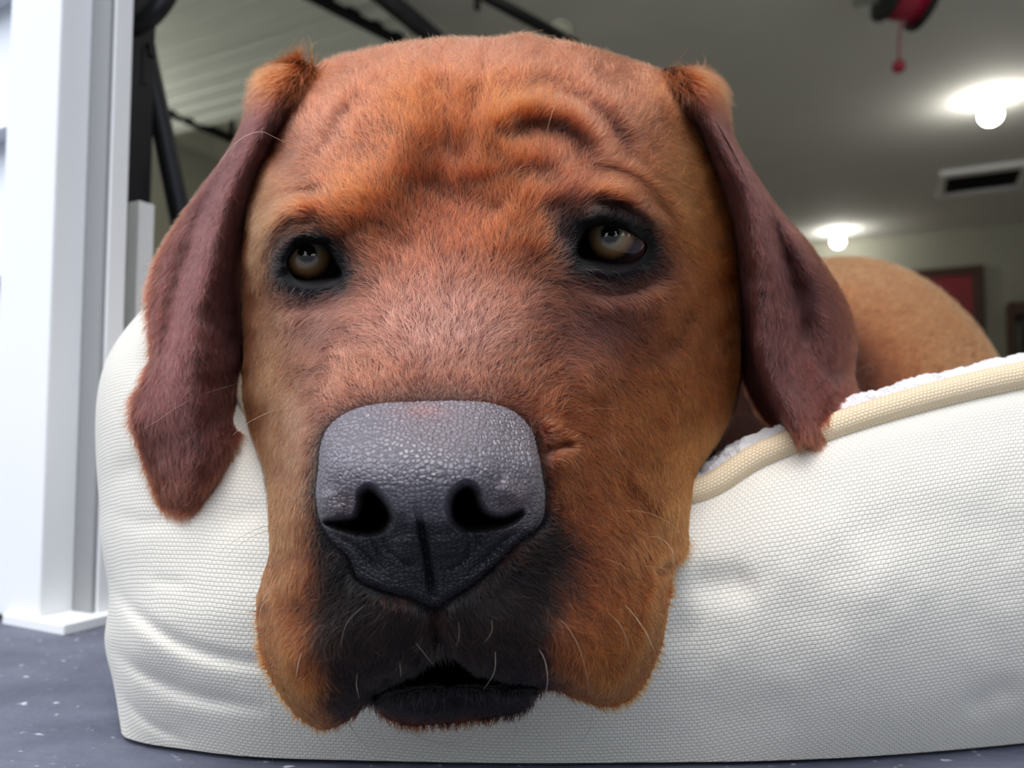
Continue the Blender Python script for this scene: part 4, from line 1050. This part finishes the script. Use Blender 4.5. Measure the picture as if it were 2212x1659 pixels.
hair = Hair()
NFACE = 320000
fN = vnormals(allV, np.vstack([fF4, lF4, bF4]))
head4 = fF4[~in_nose4]
hc_ = face_px[head4].mean(1)
wt = np.ones(len(head4))
_es = np.maximum(poly_sd(hc_, EYE_L), poly_sd(hc_, EYE_R)); wt *= 1 - sstep(_es, -26 - 10 * (hc_[:, 1] < 520), -10)
wt *= 1 - 0.6 * np.clip(blob(hc_, (1215, 515), (24, 50)) * 1.3, 0, 1)
wt *= 1 - 0.85 * np.clip(1.3 * blob(hc_, (1330, 588), (70, 14)) + 1.3 * blob(hc_, (670, 618), (55, 14)) + 1.3 * blob(hc_, (1415, 560), (16, 16)), 0, 1)
wt *= 1 - sstep(poly_sd(hc_, NOSE), -8, 0) * 0.6
wt *= 1 - sstep(poly_sd(hc_, MOUTH), -6, 4)
wt *= np.where(hc_[:, 1] > 1250, 1.9, 1.0)
f, b = sample(allV, head4, wt, NFACE)
idx = head4[f]
root = (allV[idx] * b[..., None]).sum(1); nn = (fN[idx] * b[..., None]).sum(1); nn /= np.linalg.norm(nn, axis=1)[:, None]
hp = (face_px[idx] * b[..., None]).sum(1)
def on_surface_dir(hp, nn, fl):
    v = fl[:, 0:1] * RT - fl[:, 1:2] * UP
    t = v - nn * (v * nn).sum(1)[:, None]
    return t / (np.linalg.norm(t, axis=1)[:, None] + 1e-9)
fl = flow(hp)
ang = 0.35 * vnoise(hp / 28, 31) + rng.normal(0, 0.16, len(hp))
fl = np.stack([fl[:, 0] * np.cos(ang) - fl[:, 1] * np.sin(ang), fl[:, 0] * np.sin(ang) + fl[:, 1] * np.cos(ang)], 1)
tt = on_surface_dir(hp, nn, fl)
L = np.full(len(hp), 0.0075)
L *= 1 - 0.42 * sstep(hp[:, 1], 560, 760) * (1 - sstep(hp[:, 1], 1000, 1250)) 
L *= 1 - 0.58 * np.maximum(sstep(np.maximum(poly_sd(hp, EYE_L), poly_sd(hp, EYE_R)), -70, -16), sstep(poly_sd(hp, NOSE), -50, -4) * 1.2)
L *= 1 - 0.30 * sstep(hp[:, 1], 950, 1180)
L *= 1 + 0.5 * sstep(-hp[:, 1], -230, -110)
hrd, _ = seg_dist(hp, np.vstack([out_px[::4], out_px[:1]])); L *= 1 - 0.4 * (1 - sstep(hrd, 15, 60)) * sstep(hp[:, 1], 1100, 1250)
L *= rng.uniform(0.6, 1.25, len(hp))
lift = np.clip(0.32 - 0.08 * sstep(hp[:, 1], 900, 1200) + rng.normal(0, 0.08, len(hp)) + 0.10 * vnoise(hp / 40, 8), 0.08, 0.9)
rad = rng.uniform(0.000055, 0.000095, len(hp))
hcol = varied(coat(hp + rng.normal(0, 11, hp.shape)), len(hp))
hair.grow(root, nn, tt, L, lift, rad, hcol, bend=0.45)

# ears
for (W, Bk, F, n, q, u, v), NE in zip(ears, (90000, 90000)):
    f, b = sample(W, F, np.ones(len(F)), NE)
    idx = F[f]; root = (W[idx] * b[..., None]).sum(1); nn = (n[idx] * b[..., None]).sum(1); nn /= np.linalg.norm(nn, axis=1)[:, None]
    uu = (u[idx] * b).sum(1); vv = (v[idx] * b).sum(1); hp = (q[idx] * b[..., None]).sum(1)
    nvv = 70
    down = W[np.clip(idx[:, 0] + 2 * nvv, 0, len(W) - 1)] - W[np.clip(idx[:, 0] - 2 * nvv, 0, len(W) - 1)]
    down /= np.linalg.norm(down, axis=1)[:, None] + 1e-9
    e = (2 * vv - 1)
    sidev = np.cross(nn, down)
    sgn = np.sign((sidev @ RT).mean()) * np.sign((W.reshape(150, 70, 3)[75, -1] - W.reshape(150, 70, 3)[75, 0]) @ RT)
    tt = down + sgn * sidev * (0.75 * np.sign(e) * np.abs(e) ** 3)[:, None] + 0.16 * rng.normal(0, 1, (len(hp), 3))
    tt -= nn * (tt * nn).sum(1)[:, None]; tt /= np.linalg.norm(tt, axis=1)[:, None]
    edge = np.abs(e) ** 6
    top = 1 - sstep(uu, 0.02, 0.16)
    L = 0.0062 * rng.uniform(0.6, 1.2, len(hp)) * (1 + 1.4 * top)
    lift = np.clip(0.18 + 0.22 * edge + 0.55 * top + rng.normal(0, 0.08, len(hp)), 0.05, 1.0)
    c = EARC * (1 - 0.0) ; c = np.repeat(c[None], len(hp), 0)
    c = c * (1 - top[:, None]) + RUST * top[:, None]
    w = (edge * 0.5 + 0.55 * sstep(uu, 0.75, 1.0))[:, None]; c = c * (1 - w) + np.array(srgb(126, 62, 34)[:3]) * w
    hair.grow(root, nn, tt, L, lift, rng.uniform(0.00006, 0.0001, len(hp)), varied(c, len(hp)), bend=0.4)

# neck and trunk, seen behind the ear
bw = back.reshape(-1, 3); bN = fN[nf:]
cen = bw[bF4 - nf].mean(1); cn = bN[bF4 - nf].mean(1); vd = cen - CAM
cpx = to_px(cen)
vis = ((cn * vd).sum(1) < 0.02) & (cpx[:, 0] > 380) & (cpx[:, 0] < 2330) & (cpx[:, 1] < 1150)
depth_w = 1.0 / (np.linalg.norm(vd, axis=1) / 0.3) ** 1.5
vis = vis * 1.0 + 0.12 * ((cn[:, 2] > -0.35) & ~vis & (cen[:, 1] > .33))
f, b = sample(bw, bF4 - nf, vis * depth_w, 120000)
idx = (bF4 - nf)[f]; root = (bw[idx] * b[..., None]).sum(1); nn = (bN[idx] * b[..., None]).sum(1); nn /= np.linalg.norm(nn, axis=1)[:, None]
nxt = bw[np.minimum(idx.max(1) + 1, len(bw) - 1)] - bw[idx.max(1) - 1]
tt = nxt / (np.linalg.norm(nxt, axis=1)[:, None] + 1e-9) + 0.12 * rng.normal(0, 1, (len(root), 3))
tt -= nn * (tt * nn).sum(1)[:, None]; tt /= np.linalg.norm(tt, axis=1)[:, None] + 1e-9
sc_ = np.clip(np.linalg.norm(root - CAM, axis=1) / 0.3, 1, 2.2)
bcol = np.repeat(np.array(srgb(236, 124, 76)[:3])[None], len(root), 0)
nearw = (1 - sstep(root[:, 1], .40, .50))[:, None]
bcol = bcol * (1 - nearw) + np.array(srgb(60, 26, 16)[:3]) * nearw  # neck hair darkened too, standing for the shaded gap behind the ear
hair.grow(root, nn, tt, 0.017 * rng.uniform(.6, 1.2, len(root)) * sc_ ** .5, np.clip(0.17 + rng.normal(0, .05, len(root)), .05, 1), 0.00009 * sc_, varied(bcol, len(root), 0.2), bend=0.4)
fur = hair.build('fur', dog, fur_m)

# whiskers and stray long hairs: root on the face, then free in the air
WH = [
 # polyline px from root to tip, lift of the tip towards the viewer in cm, thickness, pale?
 ([(735,400),(700,360),(650,325),(600,300),(560,284),(520,300),(490,330),(470,360)], 2.6, .00011, 1),
 ([(735,405),(720,370),(690,340),(650,315),(610,300)], 1.0, .00007, 1), ([(780,360),(760,320),(742,270),(728,250)], .8, .00007, 1),
 ([(1178,330),(1182,280),(1200,220),(1228,155)], 1.2, .00009, 1), ([(1180,325),(1186,270),(1205,210),(1222,175)], 1.2, .00007, 1), ([(1085,255),(1095,245),(1098,232)], .5, .00008, 1),
 ([(655,885),(600,885),(550,905),(520,925),(503,940)], 1.2, .00009, 1), ([(515,828),(450,848),(390,875),(345,905),(312,925)], 2.2, .00007, 1),
 ([(605,1138),(570,1138),(530,1155),(490,1180),(468,1200)], 1.2, .00007, 0), ([(600,1145),(560,1152),(520,1175),(490,1200)], 1.0, .00007, 0),
 ([(1240,890),(1290,882),(1340,884)], .8, .00006, 1), ([(1340,1105),(1380,1104),(1430,1120),(1470,1150)], .9, .00008, 1),
 ([(1395,1158),(1425,1162),(1450,1185),(1458,1225)], .8, .00010, 1), ([(1390,1224),(1420,1224),(1448,1234)], .6, .00009, 1),
 ([(1490,1160),(1510,1185),(1525,1220),(1528,1250)], .6, .00006, 0), ([(1300,1205),(1330,1215),(1360,1232)], .6, .00007, 1),
 ([(1345,1300),(1375,1335),(1400,1375),(1415,1410)], .8, .00008, 1), ([(1370,1330),(1395,1365),(1412,1400)], .8, .00008, 1), ([(1310,1320),(1340,1350),(1360,1400)], .7, .00007, 1),
 ([(1200,1330),(1230,1360),(1255,1410),(1270,1470),(1272,1500)], .9, .00008, 1), ([(1160,1395),(1178,1430),(1182,1480),(1165,1530)], .9, .00010, 1),
 ([(1062,1335),(1062,1365),(1045,1390)], .6, .00008, 1), ([(1070,1400),(1068,1450),(1045,1490)], .7, .00009, 1), ([(990,1340),(992,1370),(985,1400)], .5, .00007, 1),
 ([(862,1420),(865,1445),(866,1465)], .5, .00008, 1), ([(895,1385),(915,1410),(935,1435)], .5, .00006, 1), ([(772,1450),(770,1480),(776,1510)], .6, .00008, 1),
 ([(655,1400),(645,1430),(638,1470)], .7, .00009, 1), ([(585,1290),(565,1310),(560,1340)], .6, .00007, 1), ([(600,1260),(570,1290),(566,1310)], .7, .00007, 1), ([(795,1300),(750,1345),(735,1400)], .5, .00006, 1),
 ([(560,1300),(535,1330),(522,1370),(518,1385)], .5, .00006, 0), ([(560,1400),(530,1415),(500,1435),(480,1450)], .5, .00006, 0), ([(556,1350),(520,1360),(495,1378)], .4, .00005, 0),
 ([(560,1470),(565,1520),(572,1560)], .4, .00006, 0), ([(590,1500),(560,1530),(548,1570),(545,1590)], .5, .00006, 0), ([(585,1490),(588,1550),(590,1600),(588,1650)], .6, .00006, 0), ([(575,1440),(555,1470),(550,1500)], .4, .00006, 0),
 ([(640,1560),(650,1590),(670,1620)], .4, .00006, 0), ([(680,1575),(700,1610),(722,1630)], .5, .00006, 0), ([(750,1560),(780,1600),(815,1640)], .6, .00006, 0), ([(730,1570),(740,1600),(752,1612)], .4, .00006, 0), ([(820,1550),(825,1590),(840,1620)], .4, .00006, 0),
 ([(860,1565),(900,1590),(950,1605),(990,1600)], .4, .00006, 0), ([(1040,1550),(1020,1590),(980,1610),(950,1612)], .5, .00006, 0), ([(1110,1545),(1115,1580),(1105,1610)], .4, .00005, 0), ([(1280,1530),(1275,1570),(1260,1600)], .4, .00005, 0),
 ([(1390,1480),(1400,1510),(1405,1530)], .3, .00006, 0), ([(1330,1525),(1330,1560)], .3, .00005, 0), ([(1420,1440),(1440,1470),(1460,1480)], .4, .00005, 0), ([(1360,1290),(1358,1380),(1352,1500)], .5, .00005, 0),
 ([(870,150),(860,110),(845,80)], -.2, .00006, 1), ([(900,140),(893,100),(878,70)], -.2, .00006, 1), ([(925,140),(930,95),(925,70)], -.2, .00006, 1), ([(1110,130),(1112,90),(1110,62)], -.2, .00006, 1), ([(1290,150),(1300,120),(1325,112)], -.2, .00005, 1),
]
wh = Hair()
NW = 14
roots_d = tps_eval(TPSW, CT[:, :2], np.array([w[0][0] for w in WH], float))
rd, _ = seg_dist(np.array([w[0][0] for w in WH], float), np.vstack([out_px[::4], out_px[:1]]))
roots_d = roots_d + rollover(np.array([w[0][0] for w in WH], float), rd)
for (poly, lf, th_, pale), d_ in zip(WH, roots_d):
    q = catmull(np.array(poly, float), NW) if len(poly) > 2 else np.linspace(poly[0], poly[1], NW)
    t_ = np.linspace(0, 1, NW)
    dd = d_ + 0.15 - lf * np.sin(t_ * 1.6) * 0.8 - 0.25 * (t_ > 0.05)
    wh.pos.append(P(q[:, 0], q[:, 1], dd))
    wh.rad.append(th_ * np.linspace(1.15, .35, NW))
    wh.col.append(np.array([srgb(198, 146, 100)[:3] if pale else srgb(70, 62, 50)[:3]]))
whiskers = wh.build('whiskers', dog, hair_mat('whisker_hair', root=(1, 1, 1, 1)), NW)
